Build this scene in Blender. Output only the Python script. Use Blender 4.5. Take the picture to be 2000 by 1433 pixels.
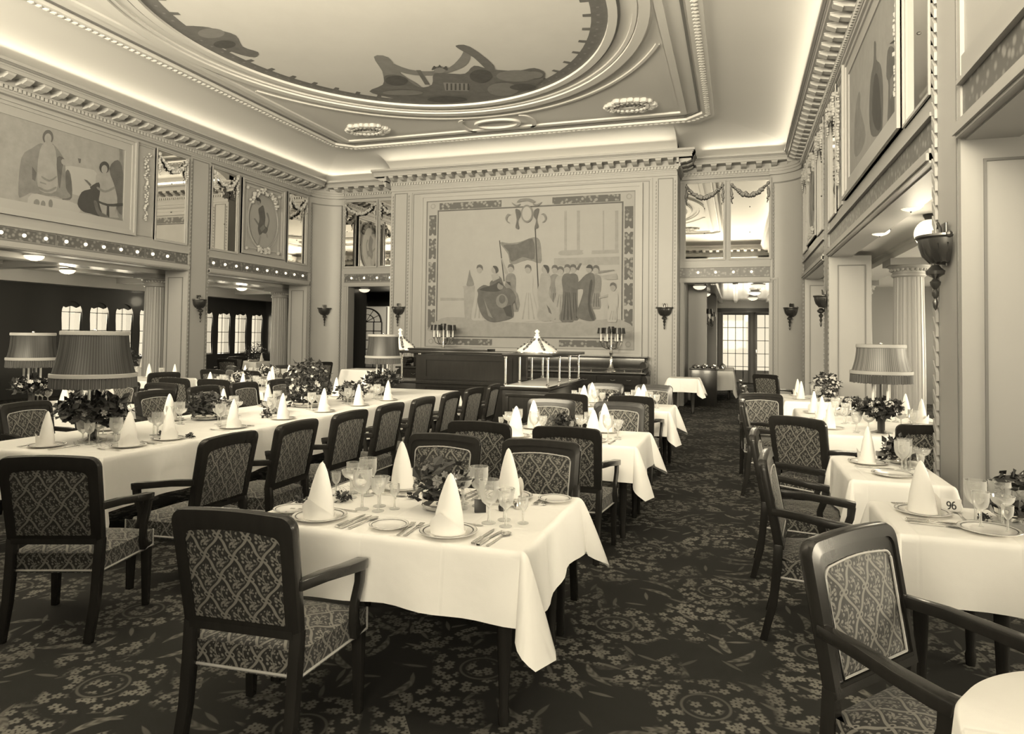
import bpy, bmesh, math, random
from math import sin, cos, pi, radians as RAD, sqrt, atan2, hypot
from mathutils import Vector, Matrix
random.seed(7)
SC = bpy.context.scene
COL = SC.collection
for _o in list(bpy.data.objects):
    bpy.data.objects.remove(_o)

# ------------------------------------------------------------------ camera
def make_camera():
    yaw, pitch, roll = RAD(18.0143), RAD(1.7108), RAD(0.7007)
    f = Vector((-sin(yaw), cos(yaw), 0)); r = Vector((cos(yaw), sin(yaw), 0)); u = Vector((0, 0, 1))
    f, u = cos(pitch) * f + sin(pitch) * u, -sin(pitch) * f + cos(pitch) * u
    r, u = cos(roll) * r + sin(roll) * u, -sin(roll) * r + cos(roll) * u
    cd = bpy.data.cameras.new('camera'); co = bpy.data.objects.new('camera', cd); COL.objects.link(co)
    m = Matrix.Identity(4)
    for i in range(3):
        m[i][0], m[i][1], m[i][2] = r[i], u[i], -f[i]
    m[2][3] = 1.62
    co.matrix_world = m
    cd.sensor_fit = 'HORIZONTAL'; cd.sensor_width = 36.0; cd.lens = 1342.45 * 36 / 2000
    cd.shift_x = -3.0 / 2000; cd.shift_y = -101.3 / 2000
    cd.clip_start = 0.05; cd.clip_end = 200
    SC.camera = co
make_camera()

# ------------------------------------------------------------------ light and exposure
SC.view_settings.view_transform = 'Standard'; SC.view_settings.look = 'None'
SC.view_settings.gamma = 1.0; SC.view_settings.use_curve_mapping = False
SC.view_settings.exposure = 0.0
SC.cycles.use_denoising = True
SC.cycles.max_bounces = 9; SC.cycles.diffuse_bounces = 6; SC.cycles.glossy_bounces = 4
SC.cycles.transparent_max_bounces = 12; SC.cycles.transmission_bounces = 4
SC.cycles.caustics_reflective = False; SC.cycles.caustics_refractive = False
SC.cycles.sample_clamp_indirect = 6.0
TINT = (1.0, 0.885, 0.655)
W = bpy.data.worlds.new('world'); SC.world = W; W.use_nodes = True
W.node_tree.nodes['Background'].inputs[0].default_value = (*TINT, 1)
W.node_tree.nodes['Background'].inputs[1].default_value = 1.05

def area(name, loc, rot, sx, sy, power, tint=TINT, spread=180):
    ld = bpy.data.lights.new(name, 'AREA'); ld.shape = 'RECTANGLE'; ld.size = sx; ld.size_y = sy
    ld.energy = power; ld.color = tint; ld.spread = RAD(spread)
    o = bpy.data.objects.new(name, ld); COL.objects.link(o); o.location = loc; o.rotation_euler = rot
    return o
def point(name, loc, power, rad=0.06):
    ld = bpy.data.lights.new(name, 'POINT'); ld.energy = power; ld.color = TINT; ld.shadow_soft_size = rad
    o = bpy.data.objects.new(name, ld); COL.objects.link(o); o.location = loc
    return o
# unseen fill lights, high and low, added behind the camera to brighten the room
area('fill_entrance_high', (-4.9, 0.38, 4.4), (RAD(109), 0, 0), 12.0, 1.75, 3300, spread=126)
area('fill_entrance_low', (-0.2, -0.9, 1.9), (RAD(86), 0, 0), 1.7, 2.2, 82)
# lamps hidden in the cornice trough, shining up into the cove
CV = 3.6
area('cove_lamps_port', (-10.86, 8.9, 5.87), (RAD(180), RAD(62), 0), 0.12, 15.0, CV * 14, spread=130)
area('cove_lamps_starboard', (1.06, 8.9, 5.87), (RAD(180), RAD(-62), 0), 0.12, 15.0, CV * 14, spread=130)
area('cove_lamps_aft', (-4.95, 15.66, 5.87), (RAD(242), 0, 0), 7.2, 0.12, CV * 7, spread=130)
area('cove_lamps_aft_port', (-9.9, 16.51, 5.87), (RAD(242), 0, 0), 1.7, 0.12, CV * 1.6, spread=130)
area('cove_lamps_aft_starboard', (0.1, 16.51, 5.87), (RAD(242), 0, 0), 1.7, 0.12, CV * 1.6, spread=130)
# daylight coming through the windows of the starboard aisle
area('daylight_starboard_windows', (6.75, 10.2, 1.75), (RAD(90), 0, RAD(90)), 19.0, 1.9, 3900, spread=140)
area('daylight_port_windows', (-16.6, 13.0, 1.75), (RAD(90), 0, RAD(-90)), 17.0, 1.9, 950, spread=140)

# ------------------------------------------------------------------ node helpers
class N:
    def __init__(s, t, k): s.t, s.k = t, k
    def _m(s, op, *a):
        n = s.t.nodes.new('ShaderNodeMath'); n.operation = op
        for i, v in enumerate((s,) + a):
            if isinstance(v, N): s.t.links.new(v.k, n.inputs[i])
            else: n.inputs[i].default_value = v
        return N(s.t, n.outputs[0])
    def __add__(s, o): return s._m('ADD', o)
    def __sub__(s, o): return s._m('SUBTRACT', o)
    def __mul__(s, o): return s._m('MULTIPLY', o)
    def __truediv__(s, o): return s._m('DIVIDE', o)
    def fr(s): return s._m('FRACT')
    def ab(s): return s._m('ABSOLUTE')
    def sn(s): return s._m('SINE')
    def mx(s, o): return s._m('MAXIMUM', o)
    def mn(s, o): return s._m('MINIMUM', o)
    def sq(s): return s._m('SQRT')
    def at(s, o): return s._m('ARCTAN2', o)
    def lt(s, e, w):                      # 1 below e, 0 above, soft over w
        n = s.t.nodes.new('ShaderNodeMapRange'); s.t.links.new(s.k, n.inputs[0])
        n.inputs[1].default_value = e - w; n.inputs[2].default_value = e + w
        n.inputs[3].default_value = 1; n.inputs[4].default_value = 0
        return N(s.t, n.outputs[0])
    def gt(s, e, w): return (s.lt(e, w) * -1.0) + 1.0

def hyp(a, b): return (a * a + b * b).sq()

MATS = {}
def mat(name, base, rough=0.5, metal=0.0, coat=0.0, emit=0.0, spec=0.5, build=None, warm=True):
    if name in MATS: return MATS[name]
    m = bpy.data.materials.new(name); m.use_nodes = True; t = m.node_tree; b = t.nodes['Principled BSDF']
    c = (base, base * 0.985, base * 0.955) if not isinstance(base, tuple) else base
    b.inputs['Base Color'].default_value = (*c, 1); b.inputs['Roughness'].default_value = rough
    b.inputs['Metallic'].default_value = metal; b.inputs['Specular IOR Level'].default_value = spec
    b.inputs['Coat Weight'].default_value = coat; b.inputs['Coat Roughness'].default_value = 0.08
    if emit:
        b.inputs['Emission Color'].default_value = (*TINT, 1); b.inputs['Emission Strength'].default_value = emit
    if build: build(t, b)
    MATS[name] = m
    return m
def coord(t, kind='Object'):
    n = t.nodes.new('ShaderNodeTexCoord'); s = t.nodes.new('ShaderNodeSeparateXYZ')
    t.links.new(n.outputs[kind], s.inputs[0])
    return N(t, s.outputs[0]), N(t, s.outputs[1]), N(t, s.outputs[2]), n.outputs[kind]
def vec(t, *c):
    n = t.nodes.new('ShaderNodeCombineXYZ')
    for i, v in enumerate(c):
        if isinstance(v, N): t.links.new(v.k, n.inputs[i])
        else: n.inputs[i].default_value = v
    return n.outputs[0]
def noise(t, v, scale, detail=2.0, rough=0.5):
    n = t.nodes.new('ShaderNodeTexNoise'); t.links.new(v, n.inputs['Vector'])
    n.inputs['Scale'].default_value = scale; n.inputs['Detail'].default_value = detail; n.inputs['Roughness'].default_value = rough
    return N(t, n.outputs['Fac'])
def voro(t, v, scale, rnd=1.0, feature='F1'):
    n = t.nodes.new('ShaderNodeTexVoronoi'); t.links.new(v, n.inputs['Vector']); n.feature = feature
    n.inputs['Scale'].default_value = scale; n.inputs['Randomness'].default_value = rnd
    return N(t, n.outputs['Distance'])
def ramp(t, fac, b, lo, hi, sock='Base Color'):
    n = t.nodes.new('ShaderNodeMix'); n.data_type = 'RGBA'
    t.links.new(fac.k, n.inputs[0])
    g = lambda c: (*c, 1) if isinstance(c, tuple) else (c, c * 0.985, c * 0.955, 1)
    n.inputs[6].default_value = g(lo); n.inputs[7].default_value = g(hi)
    t.links.new(n.outputs[2], b.inputs[sock])
    return n
def bump(t, b, h, strength=0.3, dist=0.01):
    n = t.nodes.new('ShaderNodeBump'); n.inputs['Strength'].default_value = strength; n.inputs['Distance'].default_value = dist
    t.links.new(h.k, n.inputs['Height']); t.links.new(n.outputs[0], b.inputs['Normal'])

# ------------------------------------------------------------------ materials
def b_plaster(lo, hi, sc=1.2):
    def f(t, b):
        _, _, _, v = coord(t)
        n = noise(t, v, sc, 3)
        ramp(t, n, b, lo, hi)
    return f
PLASTER = mat('ivory_paint', 0.30, 0.45, build=b_plaster(0.285, 0.315))
PANEL = mat('ivory_panel_paint', 0.285, 0.42, build=b_plaster(0.27, 0.30))
STUCCO = mat('stucco_relief', 0.37, 0.5)
CEIL = mat('ceiling_distemper', 0.78, 0.7, build=b_plaster(0.57, 0.62, 0.5))
CEIL2 = mat('ceiling_field_paint', 0.62, 0.7, build=b_plaster(0.56, 0.60, 0.5))
ENAMEL = mat('aisle_ceiling_enamel', 0.6, 0.22, coat=0.3)
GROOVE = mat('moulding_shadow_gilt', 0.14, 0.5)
BEAD = mat('bead_moulding', 0.19, 0.45)
def b_frieze(t, b):
    _, _, _, v = coord(t)
    ramp(t, voro(t, v, 14).lt(0.34, 0.14), b, 0.085, 0.21)
FRIEZE = mat('frieze_ornament', 0.2, 0.4, build=b_frieze)
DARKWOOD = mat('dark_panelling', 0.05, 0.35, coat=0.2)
def b_wood(t, b):
    x, y, z, v = coord(t)
    n = noise(t, vec(t, x * 6.0, y * 6.0, z * 1.0), 5, 3)
    ramp(t, n, b, (0.014, 0.0134, 0.0125), (0.024, 0.0228, 0.021))
WOOD = mat('polished_mahogany', 0.03, 0.22, coat=0.1, spec=0.25, build=b_wood)
def b_fabric(t, b):
    u, v, _, _ = coord(t, 'UV')
    P, Q = 0.122, 0.158
    s = u / P; q = v / Q
    w = (q * (4 * pi)).sn() * 0.04
    a = (s + q + w); c = (s - q + w)
    fa = (a.fr() - 0.5); fc = (c.fr() - 0.5)
    rib = (fa.ab().gt(0.447, 0.01)).mx(fc.ab().gt(0.447, 0.01))
    lx = (fa + fc) * (P / 2); ly = (fa - fc) * (Q / 2)
    r = hyp(lx / 0.033, ly / 0.052)
    vn = voro(t, vec(t, lx, ly, 0.0), 84)
    ang = (ly.at(lx) * 5.0).sn() * 0.18
    spr = (r + ang).lt(0.9, 0.1) * vn.lt(0.47, 0.07)
    stem = lx.ab().lt(0.0016, 0.0008) * ly.ab().lt(0.042, 0.003)
    ga = ((a + 0.5).fr() - 0.5); gc = ((c + 0.5).fr() - 0.5)
    bx = ((ga + gc) * (P / 2)).ab(); by = (ga - gc) * (Q / 2)
    bow = ((hyp(bx - 0.0105, by * 1.15) - 0.0078).ab()).lt(0.0028, 0.0008)
    bow = bow.mx(hyp(bx, by).lt(0.004, 0.001))
    hole = hyp(bx - 0.0105, by * 1.15).gt(0.0065, 0.001)
    pat = ((rib * hole).mx(bow)).mx(spr.mx(stem))
    wv = noise(t, vec(t, u, v, 0.0), 420, 1)
    pat = pat * (wv * 0.5 + 0.68)
    ramp(t, pat, b, (0.017, 0.0165, 0.0155), (0.19, 0.183, 0.166))
    b.inputs['Sheen Weight'].default_value = 0.15
    bump(t, b, pat, 0.25, 0.002)
FABRIC = mat('trellis_brocade', 0.06, 0.6, spec=0.35, build=b_fabric)
NAIL = mat('gimp_braid', 0.42, 0.5)
def b_cloth(t, b):
    x, y, z, v = coord(t)
    n = noise(t, v, 3.5, 3)
    w = noise(t, v, 700, 0)
    cx = (((x * 2.6).fr() - 0.5).ab()).gt(0.485, 0.012); cy = (((y * 2.6 + 0.31).fr() - 0.5).ab()).gt(0.485, 0.012)
    bump(t, b, n + w * 0.02 - (cx.mx(cy)) * 0.07, 0.30, 0.05)
LINEN = mat('white_damask_linen', 0.9, 0.75, spec=0.25, build=b_cloth)
NAPK = mat('starched_napkin_linen', 0.9, 0.7, spec=0.25)
def cells(t, v, scale):
    """local coordinates and a random pair inside each cell of a Voronoi scatter"""
    n = t.nodes.new('ShaderNodeTexVoronoi'); t.links.new(v, n.inputs['Vector']); n.inputs['Scale'].default_value = scale; n.voronoi_dimensions = '2D'
    a = t.nodes.new('ShaderNodeSeparateXYZ'); b = t.nodes.new('ShaderNodeSeparateXYZ'); c = t.nodes.new('ShaderNodeSeparateXYZ')
    t.links.new(n.outputs['Position'], a.inputs[0]); t.links.new(v, b.inputs[0]); t.links.new(n.outputs['Color'], c.inputs[0])
    return N(t, b.outputs[0]) - N(t, a.outputs[0]), N(t, b.outputs[1]) - N(t, a.outputs[1]), N(t, c.outputs[0]), N(t, c.outputs[1])
def b_carpet(t, b):
    x, y, z, v = coord(t)
    P, Q = 1.05, 1.45
    s = x / P + 0.12; q = y / Q + 0.3
    a = s + q; c = s - q
    fa = a.fr() - 0.5; fc = c.fr() - 0.5
    lx = (fa + fc) * (P / 2); ly = (fa - fc) * (Q / 2)
    r = hyp(lx, ly); th = ly.at(lx)
    # small florets, gathered in wreaths and sprays around every rosette
    fx, fy, f1, f2 = cells(t, v, 17.0)
    fr_ = hyp(fx, fy); fth = fy.at(fx) + f1 * 6.28
    floret = (fr_ - (fth * 2.5).sn().ab() * 0.011).lt(0.015, 0.004) * fr_.gt(0.005, 0.002)
    wre = (r - 0.19 + (th * 4.0).sn() * 0.02).ab().lt(0.062, 0.012)
    spr = ((r - 0.40).ab()).lt(0.10, 0.02) * (th * 3.0 + 0.5).sn().gt(0.05, 0.2)
    core = r.lt(0.075, 0.01)
    rim = (r - 0.105).ab().lt(0.006, 0.003)
    flow = (wre.mx(spr).mx(core)) * floret
    flow = flow.mx(rim * 0.5)
    # feathered leaves
    gx, gy, g1, g2 = cells(t, v, 3.3)
    def leaf(ang, L, Wd, bend):
        n1 = ang; co = (n1 + pi / 2).sn(); si = n1.sn()
        u = gx * co + gy * si; w = gy * co - gx * si
        w = w - u * u * bend
        body = (w.ab() - ((u / L) * (u / L) * -1.0 + 1.0) * Wd).lt(0.0, 0.004) * u.ab().lt(L, 0.005)
        rib = ((u * 2.6 + w.ab() * 3.4) * 46.0).sn() * 0.30 + 0.72
        return body * rib
    lf = leaf(g1 * 6.28, 0.12, 0.020, 2.0) * g2.gt(0.25, 0.02)
    hx, hy, h1, h2 = cells(t, v, 6.0)
    co = (h1 * 6.28 + pi / 2).sn(); si = (h1 * 6.28).sn(); u = hx * co + hy * si; w = hy * co - hx * si
    l2 = (w.ab() - ((u / 0.065) * (u / 0.065) * -1.0 + 1.0) * 0.011).lt(0.0, 0.003) * h2.gt(0.35, 0.02) * 0.6
    pat = flow.mx(lf * r.gt(0.27, 0.02) * 0.85).mx(l2 * r.gt(0.25, 0.02))
    br = noise(t, v, 1.6, 2) * 1.9 - 0.2
    pat = pat * br
    ramp(t, pat, b, (0.021, 0.0206, 0.0193), (0.165, 0.158, 0.142))
    bump(t, b, noise(t, v, 500, 0), 0.2, 0.004)
CARPET = mat('figured_carpet', 0.05, 0.85, spec=0.15, build=b_carpet)
BRASS = mat('polished_brass', 0.62, 0.24, metal=1.0)
SILVER = mat('table_silver', 0.72, 0.2, metal=1.0)
BRONZE = mat('dark_bronze', 0.10, 0.32, metal=0.85)
MIRROR = mat('mirror_glass', 0.86, 0.02, metal=1.0)
CHINA = mat('white_china', 0.8, 0.15, coat=0.4)
CHINARIM = mat('china_rim_band', 0.12, 0.2, coat=0.4)
LEAF = mat('dark_foliage', 0.03, 0.5, build=lambda t, b: ramp(t, noise(t, coord(t)[3], 30, 1), b, 0.012, 0.05))
FERN = mat('pale_fern', 0.2, 0.6)
PETAL = mat('pale_blossom', 0.55, 0.6)
MIDPETAL = mat('mid_blossom', 0.18, 0.6)
BLACKW = mat('black_lacquer', 0.02, 0.3)
CARD = mat('white_card', 0.8, 0.6)
INK = mat('black_ink', 0.02, 0.6)
CANDLE = mat('candle_tube', 0.75, 0.5)
STONE = mat('white_marble', 0.72, 0.25)
SUGAR = mat('sugar_icing', 0.85, 0.6)
BULB = mat('lit_bulb', 0.9, 0.4, emit=1.25)
OPAL = mat('opal_glass_lit', 0.85, 0.3, emit=1.1)
def b_shade(lo, hi, k=170):
    def f(t, b):
        x, y, z, v = coord(t)
        p = (y.at(x) * float(k) / 2).sn() * 0.5 + 0.5
        ramp(t, p, b, lo, hi)
    return f
SHADE_D = mat('dark_pleated_silk', 0.08, 0.45, build=b_shade(0.015, 0.048))
SHADE_L = mat('pale_pleated_silk', 0.2, 0.45, build=b_shade(0.075, 0.18))
FRINGE = mat('silk_fringe', 0.1, 0.6, build=b_shade(0.025, 0.075, 260))
BRAID = mat('pale_braid', 0.3, 0.6)
def b_glass(t, b):
    out = t.nodes['Material Output']
    tr = t.nodes.new('ShaderNodeBsdfTransparent'); gl = t.nodes.new('ShaderNodeBsdfGlossy'); df = t.nodes.new('ShaderNodeBsdfDiffuse')
    gl.inputs['Roughness'].default_value = 0.06; df.inputs[0].default_value = (0.9, 0.9, 0.88, 1)
    tr.inputs[0].default_value = (0.95, 0.95, 0.94, 1)
    lw = t.nodes.new('ShaderNodeLayerWeight'); lw.inputs[0].default_value = 0.35
    m1 = t.nodes.new('ShaderNodeMixShader'); m2 = t.nodes.new('ShaderNodeMixShader')
    f = (N(t, lw.outputs['Facing']) * 0.62) + 0.21
    t.links.new(f.k, m1.inputs[0]); t.links.new(tr.outputs[0], m1.inputs[1]); t.links.new(df.outputs[0], m1.inputs[2])
    g = (N(t, lw.outputs['Fresnel']) * 0.7)
    t.links.new(g.k, m2.inputs[0]); t.links.new(m1.outputs[0], m2.inputs[1]); t.links.new(gl.outputs[0], m2.inputs[2])
    t.links.new(m2.outputs[0], out.inputs[0])
GLASS = mat('clear_crystal', 0.8, build=b_glass)
def b_pane(t, b):
    out = t.nodes['Material Output']
    tr = t.nodes.new('ShaderNodeBsdfTransparent'); gl = t.nodes.new('ShaderNodeBsdfGlossy'); gl.inputs['Roughness'].default_value = 0.03
    m = t.nodes.new('ShaderNodeMixShader'); m.inputs[0].default_value = 0.07
    t.links.new(tr.outputs[0], m.inputs[1]); t.links.new(gl.outputs[0], m.inputs[2]); t.links.new(m.outputs[0], out.inputs[0])
PANE = mat('window_glass', 0.8, build=b_pane)
def b_paint(lo, hi, sc=9):
    def f(t, b):
        _, _, _, v = coord(t)
        ramp(t, noise(t, v, sc, 4, 0.65), b, lo, hi)
    return f
SKY = mat('painted_sky', 0.8, 0.7, build=b_paint(0.56, 0.65, 1.2))
T1 = mat('paint_pale', 0.55, 0.7, build=b_paint(0.255, 0.305, 3))
T2 = mat('paint_light', 0.45, 0.7, build=b_paint(0.175, 0.27, 6))
T3 = mat('paint_mid', 0.33, 0.7, build=b_paint(0.095, 0.20, 6))
T4 = mat('paint_dark', 0.19, 0.7, build=b_paint(0.045, 0.12, 6))
T5 = mat('paint_umber', 0.09, 0.7, build=b_paint(0.029, 0.05))
def b_floral(t, b):
    _, _, _, v = coord(t)
    ramp(t, voro(t, v, 11).lt(0.36, 0.10), b, 0.09, 0.22)
TB = mat('woven_garland_border', 0.2, 0.75, build=b_floral)

# ------------------------------------------------------------------ mesh helpers
class MB:
    def __init__(s): s.v, s.f, s.m, s.mats = [], [], [], []
    def _mi(s, m):
        if m not in s.mats: s.mats.append(m)
        return s.mats.index(m)
    def add(s, vs, fs, m, T=None):
        o = len(s.v); k = s._mi(m)
        s.v += [tuple(T(*p)) if T else tuple(p) for p in vs]
        for f in fs: s.f.append(tuple(i + o for i in f)); s.m.append(k)
        return s
    def box(s, x0, x1, y0, y1, z0, z1, m, T=None):
        vs = [(x, y, z) for x in (x0, x1) for y in (y0, y1) for z in (z0, z1)]
        return s.add(vs, [(0, 1, 3, 2), (4, 6, 7, 5), (0, 4, 5, 1), (2, 3, 7, 6), (0, 2, 6, 4), (1, 5, 7, 3)], m, T)
    def hexa(s, b, t, m, T=None):        # two quads, bottom and top
        return s.add(list(b) + list(t), [(3, 2, 1, 0), (4, 5, 6, 7), (0, 1, 5, 4), (1, 2, 6, 5), (2, 3, 7, 6), (3, 0, 4, 7)], m, T)
    def lathe(s, prof, m, c=(0, 0, 0), n=20, a0=0.0, a1=2 * pi, T=None, sx=1, sy=1):
        full = abs(a1 - a0 - 2 * pi) < 1e-6
        k = n if full else n + 1
        vs = []
        for r, z in prof:
            for i in range(k):
                a = a0 + (a1 - a0) * i / n
                vs.append((c[0] + r * cos(a) * sx, c[1] + r * sin(a) * sy, c[2] + z))
        fs = []
        for j in range(len(prof) - 1):
            for i in range(n):
                p, q = j * k + i, j * k + (i + 1) % k
                fs.append((p, q, q + k, p + k))
        return s.add(vs, fs, m, T)
    def tube(s, path, r, m, n=8, T=None, cap=True):
        P = [Vector(p) for p in path]; R = r if isinstance(r, (list, tuple)) else [r] * len(P)
        vs = []; up = Vector((0, 0, 1))
        for i, p in enumerate(P):
            d = (P[min(i + 1, len(P) - 1)] - P[max(i - 1, 0)]).normalized()
            a = d.cross(up if abs(d.z) < 0.95 else Vector((1, 0, 0))).normalized(); b = d.cross(a)
            for k in range(n):
                t = 2 * pi * k / n
                vs.append(tuple(p + (a * cos(t) + b * sin(t)) * R[i]))
        fs = [(i * n + k, i * n + (k + 1) % n, (i + 1) * n + (k + 1) % n, (i + 1) * n + k) for i in range(len(P) - 1) for k in range(n)]
        if cap: fs += [tuple(range(n))[::-1], tuple(range((len(P) - 1) * n, len(P) * n))]
        return s.add(vs, fs, m, T)
    def bar(s, path, w, h, m, T=None, side=Vector((1, 0, 0))):   # rectangular section swept along a path; w along side
        P = [Vector(p) for p in path]; vs = []
        for i, p in enumerate(P):
            d = (P[min(i + 1, len(P) - 1)] - P[max(i - 1, 0)]).normalized()
            n = d.cross(side).normalized()
            ww = w[i] if isinstance(w, (list, tuple)) else w; hh = h[i] if isinstance(h, (list, tuple)) else h
            for a, b in ((-1, -1), (1, -1), (1, 1), (-1, 1)):
                vs.append(tuple(p + side * (a * ww / 2) + n * (b * hh / 2)))
        fs = [(i * 4 + k, i * 4 + (k + 1) % 4, (i + 1) * 4 + (k + 1) % 4, (i + 1) * 4 + k) for i in range(len(P) - 1) for k in range(4)]
        fs += [(3, 2, 1, 0), tuple(range((len(P) - 1) * 4, len(P) * 4))]
        return s.add(vs, fs, m, T)
    def ball(s, c, r, m, n=8, k=5, T=None, sz=1.0):
        prof = [(r * sin(pi * i / k), -r * sz * cos(pi * i / k)) for i in range(k + 1)]
        prof[0] = (0.0005, prof[0][1]); prof[-1] = (0.0005, prof[-1][1])
        return s.lathe(prof, m, c, n, T=T)
    def ngon(s, pts, m, T=None): return s.add(pts, [tuple(range(len(pts)))], m, T)
    def build(s, name, parent=None, smooth=True, bev=0.0, uv=False, angle=35, seg=2, weld=False):
        me = bpy.data.meshes.new(name); me.from_pydata(s.v, [], s.f)
        for m in s.mats: me.materials.append(m)
        me.polygons.foreach_set('material_index', s.m)
        bm = bmesh.new(); bm.from_mesh(me)
        if weld: bmesh.ops.remove_doubles(bm, verts=bm.verts, dist=1e-5)
        bmesh.ops.recalc_face_normals(bm, faces=bm.faces)
        if bev:
            es = [e for e in bm.edges if len(e.link_faces) == 2 and e.calc_face_angle(0) > 0.6]
            bmesh.ops.bevel(bm, geom=es, offset=bev, segments=seg, profile=0.6, affect='EDGES', clamp_overlap=True)
        if uv:
            L = bm.loops.layers.uv.new('UVMap')
            for f in bm.faces:
                n = f.normal; ax = max(range(3), key=lambda i: abs(n[i]) * (1.25 if i == 2 else 1))
                for l in f.loops:
                    p = l.vert.co
                    l[L].uv = (p.x, p.y) if ax == 2 else ((p.x, p.z) if ax == 1 else (p.y, p.z))
        bm.to_mesh(me); bm.free()
        if smooth:
            me.polygons.foreach_set('use_smooth', [True] * len(me.polygons))
            me.set_sharp_from_angle(angle=RAD(angle))
        o = bpy.data.objects.new(name, me); COL.objects.link(o)
        if parent: o.parent = parent
        return o

LABELS = {}
def tag(o, label, cat, group=None, kind=None):
    o['label'] = label; o['category'] = cat
    if group: o['group'] = group
    if kind: o['kind'] = kind
    return o
def empty(name, loc=(0, 0, 0), rz=0.0):
    o = bpy.data.objects.new(name, None); COL.objects.link(o); o.location = loc; o.rotation_euler = (0, 0, rz)
    o.empty_display_size = 0.1
    return o
def dup(src, loc, rz=None, parent=None):
    c = src.copy(); COL.objects.link(c)
    if parent: c.parent = parent
    else:
        c.location = loc
        if rz is not None: c.rotation_euler = (0, 0, rz)
    for ch in PARTS.get(src.name, ()):
        d = dup(ch, None, parent=c)
    return c
PARTS = {}
def reg(root):                                   # remember the parts of a prototype
    for o in root.children: PARTS.setdefault(root.name, []).append(o); reg(o)
    return root
def struct(o, label=None):
    o['kind'] = 'structure'
    if label: o['label'] = label
    return o
# ------------------------------------------------------------------ the room
XL, XR, YB, YC, YN = -11.2, 1.4, 16.85, 16.0, 0.65
ML = lambda u, d, z: (XL + d, u, z)
MR = lambda u, d, z: (XR - d, u, z)
MBK = lambda u, d, z: (u, YB - d, z)
MCN = lambda u, d, z: (u, YC - d, z)
MNR = lambda u, d, z: (u, YN + d, z)
ZB, ZS0, ZS1, ZU0, ZU1, ZF = 2.93, 3.06, 3.28, 3.50, 5.30, 5.44

struct(MB().box(-17.5, 8, -3, 29, -0.12, 0, CARPET).build('floor', smooth=False))

def ring(mb, M, u0, u1, z0, z1, w, d, m, step=0.5):
    for (a, b, c, e) in ((u0, u1, z0, z0 + w), (u0, u1, z1 - w, z1), (u0, u0 + w, z0 + w, z1 - w), (u1 - w, u1, z0 + w, z1 - w)):
        mb.box(a, b, 0, d, c, e, m, M)
    if step:
        k = w * 0.45
        for (a, b, c, e) in ((u0, u1, z0, z0 + k), (u0, u1, z1 - k, z1), (u0, u0 + k, z0 + k, z1 - k), (u1 - k, u1, z0 + k, z1 - k)):
            mb.box(a, b, 0, d * 1.6, c, e, m, M)
def line_ring(mb, M, u0, u1, z0, z1, d=0.006, w=0.018, m=None):
    ring(mb, M, u0, u1, z0, z1, w, d, m or GROOVE, 0)
def beads(mb, M, u, z0, z1, d=0.0, r=0.011, step=0.085, m=None, slant=.5):
    n = int((z1 - z0) / step)
    for i in range(n):
        z = z0 + (i + 0.5) * step
        h = step * .30; k = r * slant; t = min(r, .016) * 1.2
        mb.hexa([M(u - r, d, z - h - k), M(u + r, d, z - h + k), M(u + r, d + t, z - h + k), M(u - r, d + t, z - h - k)],
                [M(u - r, d, z + h - k), M(u + r, d, z + h + k), M(u + r, d + t, z + h + k), M(u - r, d + t, z + h - k)], m or BEAD)
def cornice(mb, M, u0, u1, t0=0, t1=0, mod=0.30):
    # t0, t1: how far the ends run past u0/u1 as the section steps out
    for (z0, z1, d) in ((5.40, 5.44, .04), (5.44, 5.47, .055), (5.53, 5.56, .085), (5.67, 5.735, .34), (5.735, 5.765, .355), (5.765, 5.80, .375), (5.80, 5.85, .40)):
        mb.box(u0 - t0 * d, u1 + t1 * d, 0, d, z0, z1, PLASTER if z0 != 5.765 else BEAD, M)
    mb.box(u0 - t0 * .05, u1 + t1 * .05, 0, .05, 5.47, 5.68, PLASTER, M)
    n = int((u1 - u0) / 0.075)
    for i in range(n):                          # egg and dart course
        u = u0 + (i + .5) * (u1 - u0) / n
        mb.box(u - .022, u + .022, .05, .085, 5.475, 5.528, STUCCO, M)
    n = max(1, int((u1 - u0) / mod))
    for i in range(n):                          # scrolled modillions
        u = u0 + (i + .5) * (u1 - u0) / n
        mb.hexa([M(u - .06, .05, 5.57), M(u + .06, .05, 5.57), M(u + .06, .20, 5.60), M(u - .06, .20, 5.60)],
                [M(u - .06, .05, 5.67), M(u + .06, .05, 5.67), M(u + .06, .20, 5.67), M(u - .06, .20, 5.67)], STUCCO)
        mb.hexa([M(u - .06, .20, 5.585), M(u + .06, .20, 5.585), M(u + .06, .31, 5.635), M(u - .06, .31, 5.635)],
                [M(u - .06, .20, 5.67), M(u + .06, .20, 5.67), M(u + .06, .31, 5.67), M(u - .06, .31, 5.67)], STUCCO)
        mb.box(u - .07, u + .07, .04, .315, 5.655, 5.672, STUCCO, M)
def frieze(mb, M, u0, u1):
    mb.box(u0, u1, 0, .012, ZS0, ZS1, FRIEZE, M)
    mb.box(u0, u1, 0, .05, ZS1, ZS1 + .03, PLASTER, M); mb.box(u0, u1, 0, .03, ZS1 + .03, ZS1 + .05, PLASTER, M)
    mb.box(u0, u1, 0, .03, ZS0 - .02, ZS0, GROOVE, M); mb.box(u0, u1, 0, .055, ZB - .0, ZS0 - .02, PLASTER, M)
    mb.box(u0, u1, 0, .075, ZB + .02, ZB + .075, PLASTER, M)
def upper_panels(mb, M, u0, u1):
    mb.box(u0, u1, 0, .02, ZU1 + .02, ZF - .03, PANEL, M)
    mb.box(u0, u1, 0, .03, 5.375, 5.40, GROOVE, M)
    mb.box(u0, u1, 0, .02, ZS1 + .05, ZU0 - .03, PANEL, M)
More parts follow.
